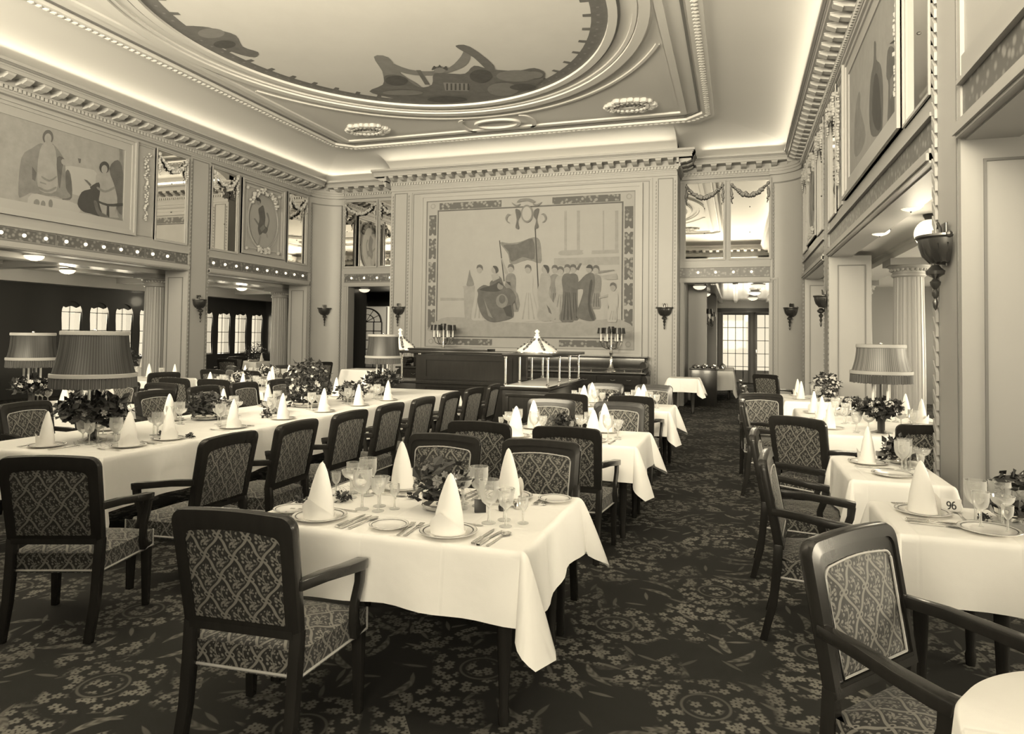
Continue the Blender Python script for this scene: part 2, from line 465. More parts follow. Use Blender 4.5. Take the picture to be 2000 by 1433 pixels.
def pilaster(mb, M, u0, u1, d=.025, rope=False):
    mb.box(u0, u1, 0, d, 0, 5.44, PLASTER, M)
    M2 = lambda u, dd, z: M(u, d + dd, z)
    line_ring(mb, M2, u0 + .06, u1 - .06, .35, 5.36)
    if u0 < 6 and rope:                          # the near pier carries a broad twisted rope on its far edge
        mb.box(u1 - .13, u1 - .03, d, d + .004, .2, 5.36, GROOVE, M)
        beads(mb, M2, u1 - .08, .2, 5.36, .004, .042, .105, PLASTER, 1.0)
    else: beads(mb, M2, u0 + .035, .2, 5.36); beads(mb, M2, u1 - .035, .2, 5.36)
    mb.box(u0, u1, d, d + .03, 0, .2, PLASTER, M)

# main walls: the upper wall runs the length of the room, the lower wall is piers
PIERS = [(5.09, 5.73), (11.80, 12.40)]
BAYS = [(1.35, 5.09), (5.73, 11.80), (12.40, 16.12)]
for nm, M in (('wall_port', ML), ('wall_starboard', MR)):
    mb = MB()
    mb.box(YN - .2, YB, -.3, 0, ZB, 6.25, PLASTER, M)
    for a, b in PIERS + [(YN - .2, 1.35), (16.12, 17.1)]:
        mb.box(a, b, -.58, 0, 0, ZB, PLASTER, M)
        for y, s in ((a, -1), (b, 1)):          # panel on the pier sides inside the openings
            P = (lambda y, s: (lambda u, d, z: M(y + s * d, u, z)))(y, s)
            line_ring(mb, P, -.50, -.10, .3, ZB - .14, .012, .016)
    for a, b in PIERS: pilaster(mb, M, a, b, rope=(M is MR))
    for a, b in BAYS:
        frieze(mb, M, a, b); upper_panels(mb, M, a, b)
        mb.box(a, b, -.3, .0, ZB - .012, ZB, PLASTER, M)
    struct(mb.build(nm, smooth=False))
# end wall: recesses beside the projecting centre
mb = MB()
mb.box(XL - .6, -8.6, -.3, 0, ZB, 6.25, PLASTER, MBK); mb.box(-1.3, XR + .6, -.3, 0, ZB, 6.25, PLASTER, MBK)
mb.box(XL - .6, -10.34, -.3, 0, 0, ZB, PLASTER, MBK); mb.box(.80, XR + .6, -.3, 0, 0, ZB, PLASTER, MBK)
for a, b in ((-10.48, -8.6), (-1.3, .72)):
    frieze(mb, MBK, a, b); upper_panels(mb, MBK, a, b)
for a, b in ((-10.34, -8.66), (-1.20, .80)):
    ring(mb, MBK, a - .09, b + .09, -.2, ZB + .09, .09, .03, PLASTER)
struct(mb.build('wall_aft', smooth=False))
mb = MB()
mb.box(-8.6, -1.3, -1.15, 0, 0, 6.25, PLASTER, MCN)
mb.box(-8.6, -1.3, 0, .03, 5.33, 5.40, PLASTER, MCN)
for a, b in ((-8.56, -8.08), (-1.80, -1.34)):
    line_ring(mb, MCN, a + .06, b - .05, .3, 5.28, .012); beads(mb, MCN, a + .02, .3, 5.3); beads(mb, MCN, b - .01, .3, 5.3)
ring(mb, MCN, -8.03, -1.86, .4, 5.30, .035, .02, PLASTER, 0); line_ring(mb, MCN, -7.96, -1.93, .45, 5.24, .01, .014)
struct(mb.build('wall_centre', smooth=False))
# rounded corners
for nm, cx, a0 in (('trim_1', XL + .70, pi / 2), ('trim_2', XR - .70, 0)):
    mb = MB(); cy = YB - .70
    arc = [(cx + .70 * cos(a0 + i * pi / 24), cy + .70 * sin(a0 + i * pi / 24)) for i in range(13)]
    out = [(XL if cx < -5 else XR, YB)]
    mb.add([(x, y, 0) for x, y in arc] + [(x, y, 5.44) for x, y in arc], [(i, i + 1, i + 14, i + 13) for i in range(12)], PLASTER)
    q = [(cx + .685 * cos(a0 + i * pi / 24), cy + .685 * sin(a0 + i * pi / 24)) for i in range(13)]
    for z0, z1 in ((5.20, 5.23),):
        k = q[1:12]; mb.add([(x, y, z0) for x, y in k] + [(x, y, z1) for x, y in k], [(i, i + 1, i + 12, i + 11) for i in range(10)], GROOVE)
    for i in (1, 11):
        x, y = q[i]
        mb.box(x - .012, x + .012, y - .012, y + .012, .2, 5.22, GROOVE)
        for j in range(58):
            mb.box(x - .02, x + .02, y - .02, y + .02, .24 + j * .085, .28 + j * .085, BEAD)
    for z0, z1, r in ((5.40, 5.47, .64), (5.47, 5.66, .62), (5.53, 5.56, .60)):
        k = [(cx + r * cos(a0 + i * pi / 24), cy + r * sin(a0 + i * pi / 24)) for i in range(13)]
        mb.add([(x, y, z0) for x, y in k] + [(x, y, z1) for x, y in k] + [(x, y, z0) for x, y in arc],
               [(i, i + 1, i + 14, i + 13) for i in range(12)] + [(i, i + 1, i + 27, i + 26) for i in range(12)], PLASTER)
    struct(mb.build(nm))
# entrance end, behind the camera; upper openings added to pass the fill light
mb = MB()
mb.box(XL - .6, XR + .6, -.2, 0, 5.32, 6.25, PLASTER, MNR); mb.box(XL - .6, XR + .6, -.2, 0, ZB, 3.5, PLASTER, MNR)
for a, b in ((XL - .6, -10.3), (-8.6, -6.6), (-3.2, -1.3), (.9, XR + .6)): mb.box(a, b, -.2, 0, 0, 5.4, PLASTER, MNR)
mb.box(-6.6, -3.2, -.2, 0, 0, ZB, PLASTER, MNR)
struct(mb.build('wall_entrance', smooth=False))
# cornices
mb = MB(); cornice(mb, ML, YN, 16.35); struct(mb.build('trim_3', smooth=False))
mb = MB(); cornice(mb, MR, YN, 16.35); struct(mb.build('trim_4', smooth=False))
mb = MB()
cornice(mb, MBK, -11.1, -8.55); cornice(mb, MBK, -1.35, 1.3)
cornice(mb, MCN, -8.6, -1.3, 1, 1, .262)
for x, s in ((-8.6, -1), (-1.3, 1)):
    cornice(mb, (lambda x, s: (lambda u, d, z: (x + s * d, u, z)))(x, s), YC - .3, YB)
struct(mb.build('trim_5', smooth=False))
mb = MB(); cornice(mb, MNR, XL, XR); struct(mb.build('trim_6', smooth=False))

# ------------------------------------------------------------------ ceiling
ZC = 6.18; CX0, CX1, CY0, CY1 = -9.35, -.45, 2.75, 14.72
OC = (-4.9, 8.8); OA, OB = 3.22, 3.64
def cove(mb, A, B, run, z0=5.80, n=12, cap=False):
    # quarter ellipse from wall line A->B up to the flat, "run" = inward vector
    vs = []
    for i in range(n + 1):
        t = pi / 2 * i / n; k = 1 - cos(t); h = z0 + (ZC - z0) * sin(t)
        vs += [(A[0] + run[0] * k, A[1] + run[1] * k, h), (B[0] + run[0] * k, B[1] + run[1] * k, h)]
    mb.add(vs, [(2 * i, 2 * i + 1, 2 * i + 3, 2 * i + 2) for i in range(n)], CEIL)
mb = MB()
mb.box(CX0 - .3, CX1 + .3, CY0 - .3, CY1 + .3, ZC, ZC + .1, CEIL)
cove(mb, (XL, YN), (XL, YB), (CX0 - XL, 0)); cove(mb, (XR, YN), (XR, YB), (CX1 - XR, 0))
cove(mb, (XL, YB), (-8.6, YB), (0, CY1 - YB)); cove(mb, (-1.3, YB), (XR, YB), (0, CY1 - YB))
cove(mb, (-8.6, 15.98), (-1.3, 15.98), (0, CY1 - 15.98)); cove(mb, (XL, YN), (XR, YN), (0, CY0 - YN))
for x in (-8.6, -1.3):                           # groin faces where the side coves die against the centre
    n = 12; P = []
    for i in range(n + 1):
        t = pi / 2 * i / n; P.append((x, YB + (CY1 - YB) * (1 - cos(t)), 5.80 + (ZC - 5.80) * sin(t)))
    Q = []
    for i in range(n + 1):
        t = pi / 2 * i / n; Q.append((x, 15.98 + (CY1 - 15.98) * (1 - cos(t)), 5.80 + (ZC - 5.80) * sin(t)))
    mb.add(P + Q, [(i, i + 1, n + 2 + i, n + 1 + i) for i in range(n)], CEIL)
struct(mb.build('ceiling', angle=50))
# mouldings on the ceiling
def flat_ring(mb, pts_in, pts_out, z0, z1, m, closed=True):
    n = len(pts_in); k = n if closed else n - 1
    vs = [(x, y, z0) for x, y in pts_out] + [(x, y, z1) for x, y in pts_out] + [(x, y, z1) for x, y in pts_in] + [(x, y, z0) for x, y in pts_in]
    fs = []
    for i in range(k):
        j = (i + 1) % n
        for r in range(3): fs.append((r * n + i, r * n + j, (r + 1) * n + j, (r + 1) * n + i))
    mb.add(vs, fs, m)
def oval(o, n=96): return [(OC[0] + (OA + o) * cos(2 * pi * i / n), OC[1] + (OB + o) * sin(2 * pi * i / n)) for i in range(n)]
def rect8(o, ch):
    x0, x1, y0, y1 = CX0 + o, CX1 - o, CY0 + o, CY1 - o
    return [(x0 + ch, y0), (x1 - ch, y0), (x1, y0 + ch), (x1, y1 - ch), (x1 - ch, y1), (x0 + ch, y1), (x0, y1 - ch), (x0, y0 + ch)]
mb = MB()
flat_ring(mb, oval(.13), oval(.0), ZC, ZC - .05, CEIL); flat_ring(mb, oval(.17), oval(.13), ZC, ZC - .025, GROOVE)
flat_ring(mb, oval(.40), oval(.34), ZC, ZC - .03, CEIL); flat_ring(mb, oval(.58), oval(.42), ZC, ZC - .055, CEIL); flat_ring(mb, oval(.62), oval(.58), ZC, ZC - .02, CEIL2)
o = [p for p in oval(.84, 240)]
for sg in (1, -1):
    seg = [(OC[0] + (OA + .84) * cos(t), OC[1] + (OB + .84) * sin(t)) for t in [sg * (pi * (.11 + .78 * i / 60)) for i in range(61)]]
    seg2 = [(OC[0] + (OA + .90) * cos(t), OC[1] + (OB + .90) * sin(t)) for t in [sg * (pi * (.11 + .78 * i / 60)) for i in range(61)]]
    ok = [i for i in range(61) if abs(seg2[i][0] - OC[0]) < 3.80]
    flat_ring(mb, [seg[i] for i in ok], [seg2[i] for i in ok], ZC, ZC - .03, CEIL, False)
flat_ring(mb, rect8(.22, .34), rect8(.0, .34), ZC, ZC - .06, CEIL); flat_ring(mb, rect8(.30, .30), rect8(.26, .32), ZC, ZC - .02, GROOVE)
flat_ring(mb, rect8(.64, .02), rect8(.52, .02), ZC, ZC - .035, CEIL)
rr = random.Random(3)
R0 = rect8(.11, .34)
for i in range(8):                               # leaf-carved roll of the outer moulding
    (xa, ya), (xb, yb) = R0[i], R0[(i + 1) % 8]; L = hypot(xb - xa, yb - ya); n = int(L / .11)
    for j in range(n):
        t = (j + .5) / n; mb.ball((xa + (xb - xa) * t, ya + (yb - ya) * t, ZC - .055), .055, CEIL, 6, 3, sz=.5)
for sy in (1, -1):                               # oval medallion with scrolls between oval and frame
    c = (OC[0], OC[1] + sy * 4.98)
    e = lambda a, b: [(c[0] + a * cos(2 * pi * i / 40), c[1] + b * sin(2 * pi * i / 40)) for i in range(40)]
    flat_ring(mb, e(.44, .24), e(.52, .31), ZC, ZC - .05, CEIL)
    for sx in (1, -1):
        s1 = [(c[0] + sx * (.62 + .12 * sin(t)), c[1] + .36 * cos(t)) for t in [pi * i / 16 for i in range(17)]]
        s2 = [(c[0] + sx * (.62 + .22 * sin(t)), c[1] + .44 * cos(t)) for t in [pi * i / 16 for i in range(17)]]
        flat_ring(mb, s1, s2, ZC, ZC - .035, CEIL, False)
struct(mb.build('trim_7', angle=40))
mb = MB()                                        # darker field between the mouldings
P = rect8(.64, .02); n = 96
ov = oval(.62)
pr = []
for i in range(n):
    t = 2 * pi * i / n; hx, hy = (CX1 - CX0) / 2 - .66, (CY1 - CY0) / 2 - .66
    k = min(hx / max(1e-6, abs(cos(t))), hy / max(1e-6, abs(sin(t))))
    pr.append(((CX0 + CX1) / 2 + k * cos(t), (CY0 + CY1) / 2 + k * sin(t)))
for i in range(n):
    j = (i + 1) % n
    if abs(ov[i][0] - OC[0]) < 3.81 and abs(ov[j][0] - OC[0]) < 3.81:
        mb.add([(*ov[i], ZC - .004), (*ov[j], ZC - .004), (*pr[j], ZC - .004), (*pr[i], ZC - .004)], [(0, 1, 2, 3)], CEIL2)
struct(mb.build('trim_8', smooth=False))
for k, (x, y) in enumerate(((-7.84, 13.39), (-2.01, 13.39), (-7.84, 4.2), (-2.01, 4.2))):
    mb = MB(); rr = random.Random(5)
    for i in range(22):
        a = 2 * pi * i / 22; q = 1 + rr.uniform(-.08, .1)
        mb.ball((x + .44 * q * cos(a), y + .33 * q * sin(a), ZC - .03), .075 + rr.uniform(-.015, .02), CEIL, 7, 4, sz=.6)
        mb.ball((x + .35 * cos(a + .1), y + .25 * sin(a + .1), ZC - .05), .05, CEIL, 6, 3, sz=.7)
    v = [mb]
    r = mb.build('ceiling_vent')
    tag(r, ['leaf-wreathed oval ceiling vent on the left-wall side of the end wall', 'leaf-wreathed oval ceiling vent on the right-wall side of the end wall',
            'leaf-wreathed oval vent at the port side above the entrance', 'leaf-wreathed oval vent at the starboard side above the entrance'][k], 'vent', 'oval vents in the ceiling corners')
    g = MB()
    for q in (1, .7, .4):
        e1 = [(x + .28 * q * cos(2 * pi * i / 30), y + .19 * q * sin(2 * pi * i / 30)) for i in range(30)]
        e2 = [(x + .23 * q * cos(2 * pi * i / 30), y + .155 * q * sin(2 * pi * i / 30)) for i in range(30)]
        flat_ring(g, e2, e1, ZC - .01, ZC - .045, CEIL)
    for s in (-1, 1):
        for q in (-1, 1): g.box(x + s * .05 - .04, x + s * .05 + .03, y + q * .03 - .015, y + q * .03 + .015, ZC - .03, ZC - .012, BLACKW)
    g.build('grille', r)

# ------------------------------------------------------------------ aisles, columns, end rooms
def column(x, y, nm='fluted_column'):
    mb = MB(); n = 80; vs = []; H = [(0, 1.0), (1.2, .99), (2.62, .9)]
    for z, k in H:
        for i in range(n):
            a = 2 * pi * i / n; fl = .232 * k * (1 - .05 * max(0, cos(a * 20)) ** .5)
            vs.append((x + fl * cos(a), y + fl * sin(a), z))
    mb.add(vs, [(j * n + i, j * n + (i + 1) % n, (j + 1) * n + (i + 1) % n, (j + 1) * n + i) for j in range(2) for i in range(n)], PLASTER)
    mb.lathe([(.215, 2.60), (.24, 2.62), (.24, 2.65), (.225, 2.66), (.225, 2.70), (.29, 2.76), (.29, 2.78)], PLASTER, (x, y, 0), 32)
    for i in range(24):
        a = 2 * pi * i / 24; mb.ball((x + .245 * cos(a), y + .245 * sin(a), 2.715), .028, STUCCO, 6, 3)
    mb.box(x - .31, x + .31, y - .31, y + .31, 2.78, 2.88, PLASTER)
    mb.lathe([(.31, 0), (.31, .06), (.27, .1), (.27, .14), (.235, .18)], PLASTER, (x, y, 0), 32)
    return struct(mb.build(nm, angle=30))
for x in (-12.35, 2.55):
    for y in (5.4, 12.1, 16.5): column(x, y)
mb = MB()
mb.box(-16.2, XL - .3, -1, 29, 3.0, 3.1, ENAMEL)
mb.box(-12.62, -12.08, -1, 22, 2.88, 3.0, ENAMEL)
for y in (1.5, 4.3, 7.6, 9.9, 13.9, 18.4): mb.box(-16.2, -12.6, y, y + .3, 2.86, 3.0, ENAMEL)
mb.box(-16.2, -15.5, -1, 22, 2.72, 3.0, ENAMEL); mb.box(-14.2, -14.0, -1, 22, 2.93, 3.0, ENAMEL)
struct(mb.build('ceiling_port_aisle', smooth=False))
mb = MB()
mb.box(XR + .3, 2.6, -1, 29, 3.0, 3.1, CEIL); mb.box(2.6, 6.4, -1, 29, 3.0, 3.1, ENAMEL)
mb.box(2.28, 2.82, -1, 22, 2.88, 3.0, CEIL); mb.box(2.20, 2.90, -1, 22, 2.97, 3.0, CEIL)
for y in (1.5, 4.3, 7.4, 9.6, 13.6): mb.box(2.82, 6.4, y, y + .3, 2.86, 3.0, ENAMEL)
struct(mb.build('ceiling_starboard_aisle', smooth=False))
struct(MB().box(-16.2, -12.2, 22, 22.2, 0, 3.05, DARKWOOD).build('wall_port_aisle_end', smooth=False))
struct(MB().box(2.0, 6.5, 20.0, 20.2, 0, 3.05, PANEL).build('wall_starboard_aisle_end', smooth=False))
def window_wall(nm, X, s, groups, m, y0=-1, y1=22, w=.56, z0=.92, z1=2.36):
    # s: +1 when the room lies towards +X
    mb = MB(); ys = sorted(groups); r = w / 2; zs = z1 - r
    D = lambda d: X - s * d
    def bx(a, b, c, e): mb.box(min(D(0), D(.25)), max(D(0), D(.25)), a, b, c, e, m)
    bx(y0, y1, 0, z0); bx(y0, y1, z1, 3.1); p = y0
    for y in ys: bx(p, y - r, z0, z1); p = y + r
    bx(p, y1, z0, z1)
    for y in ys:
        for sd in (0.0, .25):
            arc = [(D(sd), y + r * cos(pi * i / 12), zs + r * sin(pi * i / 12)) for i in range(13)]
            top = [(D(sd), y + r * cos(pi * i / 12), z1) for i in range(13)]
            mb.add(arc + top, [(i, i + 1, i + 14, i + 13) for i in range(12)], m)
        a0 = [(D(0), y + r * cos(pi * i / 12), zs + r * sin(pi * i / 12)) for i in range(13)]
        a1 = [(D(.25), *p[1:]) for p in a0]
        mb.add(a0 + a1, [(i, i + 1, i + 14, i + 13) for i in range(12)], m)
    struct(mb.build(nm, smooth=False))
    for k, y in enumerate(ys):
        WN[0] += 1
        f = MB(); x = D(.1)
        f.box(x - .02, x + .02, y - .009, y + .009, z0, z1 - .02, DARKWOOD)
        for z in (z0 + .02, z0 + .36, z0 + .70, zs + .0): f.box(x - .02, x + .02, y - r, y + r, z - .009, z + .009, DARKWOOD)
        for q in (-1, 1):                        # double-lobed head of the curtain
            f.add([(D(.04), y + q * (r * .5 + r * .52 * cos(pi * i / 10)), zs + .15 + .02 * sin(pi * i / 10) - .06 * (1 - abs(cos(pi * i / 10)))) for i in range(11)] +
                  [(D(.04), y + q * (r * .5 + r * .52 * cos(pi * i / 10)), z1 + .01) for i in range(11)], [(i, i + 1, i + 12, i + 11) for i in range(10)], DARKWOOD)
        for q in (-1, 1):                        # curtains drawn to the sides
            f.add([(D(.03 + .02 * (j % 2)), y + q * (r - (.012 + .03 * sin(pi * i / 8)) * (1 - j / 3.0)), z0 + (zs - z0) * i / 8) for i in range(9) for j in range(4)],
                  [(4 * i + j, 4 * i + j + 1, 4 * i + j + 5, 4 * i + j + 4) for i in range(8) for j in range(3)], DARKWOOD)
        w_ = struct(f.build('window_%d' % WN[0], smooth=False))
        g = MB(); g.add([(D(.14), y - r, z0), (D(.14), y + r, z0), (D(.14), y + r, z1), (D(.14), y - r, z1)], [(0, 1, 2, 3)], PANE)
        g.build('pane', w_, smooth=False)
WN = [0]
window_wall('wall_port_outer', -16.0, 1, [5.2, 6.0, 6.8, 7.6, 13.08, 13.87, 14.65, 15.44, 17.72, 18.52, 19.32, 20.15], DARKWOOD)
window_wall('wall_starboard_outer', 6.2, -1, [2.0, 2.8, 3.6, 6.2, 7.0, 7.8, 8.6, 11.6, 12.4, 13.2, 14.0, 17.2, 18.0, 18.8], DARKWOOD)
# passage beyond the starboard door
mb = MB()
mb.box(-1.45, -1.20, 17.15, 27, 0, 3.0, PANEL); mb.box(-1.2, -.75, 18.4, 18.75, 0, 3.0, PANEL); mb.box(-1.2, -.6, 22.2, 22.8, 0, 3.0, PANEL)
mb.box(1.6, 1.9, 17.15, 27, 0, 3.0, PANEL); mb.box(-1.5, 2.0, 27, 27.3, 2.62, 3.1, PANEL)
mb.box(-1.5, -.72, 27, 27.3, 0, 2.62, PANEL); mb.box(1.35, 2.0, 27, 27.3, 0, 2.62, PANEL)
struct(mb.build('wall_passage', smooth=False))
mb = MB(); mb.box(-1.5, 1.9, 17.15, 27.3, 2.98, 3.08, ENAMEL)
for x in (-.6, -.1, .95): mb.box(x, x + .12, 17.15, 27, 2.9, 2.98, ENAMEL)
mb.box(-1.2, 1.6, 26.2, 27, 2.72, 2.98, ENAMEL); mb.box(-1.2, 1.6, 26.5, 27, 2.58, 2.72, DARKWOOD)
struct(mb.build('ceiling_passage', smooth=False))
def glazed_door(nm, x0, x1, y, zt, cols, rows, m, knob=None):
    f = MB(); w = .11
    ring(f, lambda u, d, z: (u, y - d, z), x0, x1, .02, zt, w, .06, m, 0)
    for i in range(1, cols): u = x0 + w + (x1 - x0 - 2 * w) * i / cols; f.box(u - .012, u + .012, y - .05, y - .01, .1, zt - .1, m)
    for i in range(1, rows): z = .1 + (zt - .2) * i / rows; f.box(x0 + w, x1 - w, y - .05, y - .01, z - .012, z + .012, m)
    f.box(x0 + w, x1 - w, y - .05, y, .1, .45, m)
    d = struct(f.build(nm, smooth=False))
    g = MB(); g.add([(x0 + w, y - .03, .45), (x1 - w, y - .03, .45), (x1 - w, y - .03, zt - w), (x0 + w, y - .03, zt - w)], [(0, 1, 2, 3)], PANE); g.build('pane', d, smooth=False)
    if knob:
        h = MB(); h.box(knob - .02, knob + .02, y - .13, y - .06, 1.0, 1.22, BRASS); h.build('handle', d, bev=.008)
    return d
glazed_door('door_1', -.70, .60, 26.9, 2.6, 4, 5, PLASTER); glazed_door('door_2', .60, 1.36, 26.9, 2.6, 2, 5, PLASTER, .68)
for x in (-.62, .52): struct(MB().lathe([(.13, 0), (.13, 2.6)], PLASTER, (x, 26.72, 0), 20).build('round_pier'))
area('daylight_passage_end', (.3, 28.2, 1.7), (RAD(-90), 0, 0), 2.4, 2.2, 55)
# dark smoking room beyond the port door
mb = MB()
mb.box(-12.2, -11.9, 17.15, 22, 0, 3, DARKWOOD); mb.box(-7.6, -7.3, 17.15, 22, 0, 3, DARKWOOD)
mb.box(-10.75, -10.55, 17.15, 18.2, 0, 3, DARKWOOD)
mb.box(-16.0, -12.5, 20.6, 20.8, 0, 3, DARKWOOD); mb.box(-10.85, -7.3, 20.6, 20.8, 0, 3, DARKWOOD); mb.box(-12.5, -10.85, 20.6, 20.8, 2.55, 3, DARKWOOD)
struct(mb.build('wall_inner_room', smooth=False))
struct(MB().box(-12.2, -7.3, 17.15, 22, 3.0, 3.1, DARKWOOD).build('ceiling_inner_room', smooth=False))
def arch_door(nm, x0, x1, y, z0, z1, m):
    f = MB(); xc = (x0 + x1) / 2; r = (x1 - x0) / 2; zs = z1 - r * .8
    for k, (q, w) in enumerate(((1, .05), (.55, .02))):
        for i in range(16):
            a, b = pi * i / 16, pi * (i + 1) / 16
            f.hexa([(xc + r * q * cos(a), y, zs + r * .8 * q * sin(a)), (xc + r * q * cos(b), y, zs + r * .8 * q * sin(b)), (xc + r * q * cos(b), y + .05, zs + r * .8 * q * sin(b)), (xc + r * q * cos(a), y + .05, zs + r * .8 * q * sin(a))],
                   [(xc + r * (q - w / r) * cos(a), y, zs + r * .8 * (q - w / r) * sin(a)), (xc + r * (q - w / r) * cos(b), y, zs + r * .8 * (q - w / r) * sin(b)), (xc + r * (q - w / r) * cos(b), y + .05, zs + r * .8 * (q - w / r) * sin(b)), (xc + r * (q - w / r) * cos(a), y + .05, zs + r * .8 * (q - w / r) * sin(a))], m)
    for i in range(5): x = x0 + (x1 - x0) * i / 4; f.box(x - .016, x + .016, y, y + .05, z0, zs, m)
    for i in range(6): z = z0 + (zs - z0) * i / 5; f.box(x0, x1, y, y + .05, z - .014, z + .014, m)
    for i in range(1, 6): a = pi * i / 6; f.bar([(xc, y + .025, zs), (xc + r * cos(a), y + .025, zs + r * .8 * sin(a))], .03, .02, m, side=Vector((0, 1, 0)))
    d = struct(f.build(nm, smooth=False))
    g = MB(); g.ngon([(x0, y + .06, z0), (x1, y + .06, z0)] + [(xc + r * cos(pi * i / 16), y + .06, zs + r * .8 * sin(pi * i / 16)) for i in range(17)], PANE); g.build('pane', d, smooth=False)
arch_door('window_40', -12.45, -11.25, 20.4, .5, 2.5, DARKWOOD)
arch_door('window_41', -10.6, -10.35, 20.5, .5, 2.5, DARKWOOD)
area('daylight_inner_room', (-11.9, 21.9, 1.7), (RAD(-90), 0, 0), 1.8, 1.8, 22)

# ------------------------------------------------------------------ light strips in the frieze
def light_strip(M, us, label):
    r = None; bk = MB()
    u0, u1 = us[0] - .19, us[-1] + .19
    for i in range(len(us) + 1):
        if i % 5 == 3: u = us[0] + .375 * (i - .5); bk.box(u - .008, u + .008, 0, .02, ZS0, ZS1, GROOVE, M)
    bk.box(u0, u1, .01, .016, ZS0 + .005, ZS0 + .02, BEAD, M); bk.box(u0, u1, .01, .016, ZS1 - .02, ZS1 - .005, BEAD, M)
    r = bk.build('light_strip', smooth=False)
    tag(r, label, 'lamp strip', 'rows of bulbs let into the frieze')
    for u in us:
        b = MB(); b.ball(M(u, .02, (ZS0 + ZS1) / 2), .033, BULB, 10, 6); b.build('bulb', r)
light_strip(ML, [8.99 + .375 * (i - 12) for i in range(20) if 5.95 < 8.99 + .375 * (i - 12) < 11.6], 'row of lit bulbs in the frieze below the left-wall mural')
light_strip(ML, [12.55 + .371 * i for i in range(10)], 'row of lit bulbs in the frieze over the far left-wall bay')
light_strip(MBK, [-10.25 + .4 * i for i in range(4)], 'row of lit bulbs in the frieze above the doorway left of the tapestry')
light_strip(MBK, [-.88 + .4 * i for i in range(4)], 'row of lit bulbs in the frieze above the doorway right of the tapestry')

# ------------------------------------------------------------------ mirrors with garlands
def garland(mb, M, u0, u1, zt, sag, drop, m, seed, d=.05):
    rr = random.Random(seed)
    for i in range(26):
        t = i / 25; u = u0 + (u1 - u0) * t; z = zt - sag * (1 - (2 * t - 1) ** 2) * 1.0
        r = .022 + .038 * (1 - (2 * t - 1) ** 2)
        for k in range(2): mb.ball(M(u + rr.uniform(-.02, .02), d + rr.uniform(0, .03), z + rr.uniform(-.5, .5) * r), r * rr.uniform(.5, .9), m, 6, 3)
    for u in (u0, u1):
        for i in range(10):
            r = .038 * (1 - abs(i - 4) / 8)
            mb.ball(M(u + rr.uniform(-.02, .02), d + rr.uniform(0, .02), zt - .05 - drop * i / 10), r, m, 6, 3)
        mb.ball(M(u, d, zt), .04, m, 6, 4)
def mirror(M, u0, u1, z0, z1, label, seed, gm=None):
    f = MB(); ring(f, M, u0 - .05, u1 + .05, z0 - .05, z1 + .05, .05, .03, PLASTER)
    for v in ((u0 + u1) / 2,): pass
    r = tag(f.build('wall_mirror', smooth=False), label, 'mirror', 'mirrors of the upper wall')
    g = MB(); g.box(u0, u1, .004, .012, z0, z1, MIRROR, M); g.build('mirror_pane', r, smooth=False)
    for z in (z0 + (z1 - z0) * .33, z0 + (z1 - z0) * .66):
        k = MB(); k.ball(M((u0 + u1) / 2, .016, z), .013, BRONZE, 6, 4); k.build('rosette_screw', r)
    k = MB(); garland(k, M, u0 + .02, u1 - .02, z1 - .08, .26, .42, gm or STUCCO, seed); k.build('garland', r)
for M, sd, nm in ((ML, 'left-wall', 1), (MR, 'right-wall', 2)):
    mirror(M, 12.48, 13.26, ZU0, ZU1, 'tall garlanded mirror between the pilaster and far %s oval painting' % sd, nm)
    mirror(M, 15.22, 15.98, ZU0, ZU1, 'tall garlanded mirror beside the rounded %s corner' % sd, nm + 10)
    mirror(M, 10.93, 11.69, ZU0, ZU1, 'tall garlanded mirror beyond the %s mural by the pilaster' % sd, nm + 20)
    mirror(M, 5.82, 6.58, ZU0, ZU1, 'tall garlanded mirror before the %s mural' % sd, nm + 30)
SWAG = mat('dark_gilt_swag', 0.2, 0.5)
mirror(MBK, -10.48, -9.50, ZU0, ZU1, 'garlanded mirror over left-hand doorway beside the rounded corner', 3)
mirror(MBK, -9.38, -8.66, ZU0, ZU1, 'garlanded mirror over left-hand doorway beside the tapestry wall', 4)
mirror(MBK, -1.17, -.31, ZU0, ZU1, 'garlanded mirror over right-hand doorway beside the tapestry wall', 5, SWAG)
mirror(MBK, -.14, .70, ZU0, ZU1, 'garlanded mirror over right-hand doorway beside the rounded corner', 6, SWAG)
# carved drops beside the murals
for M, sd in ((ML, 'left-wall'), (MR, 'right-wall')):
    for u in (10.65, 6.86):
        k = MB(); line_ring(k, M, u - .2, u + .2, ZU0, ZU1, .02, .02, PANEL); rr = random.Random(int(u * 9))
        for i in range(60):
            z = 5.15 - 1.35 * i / 60; w = .07 * (1 - .7 * i / 60) + .015
            k.ball(M(u + rr.uniform(-w, w), .04, z), rr.uniform(.015, .034), STUCCO, 6, 3)
        tag(k.build('mounted_carving'), 'carved fruit and leaf drop %s the %s mural' % ('beyond' if u > 9 else 'before', sd), 'wall carving', 'carved drops beside the murals')
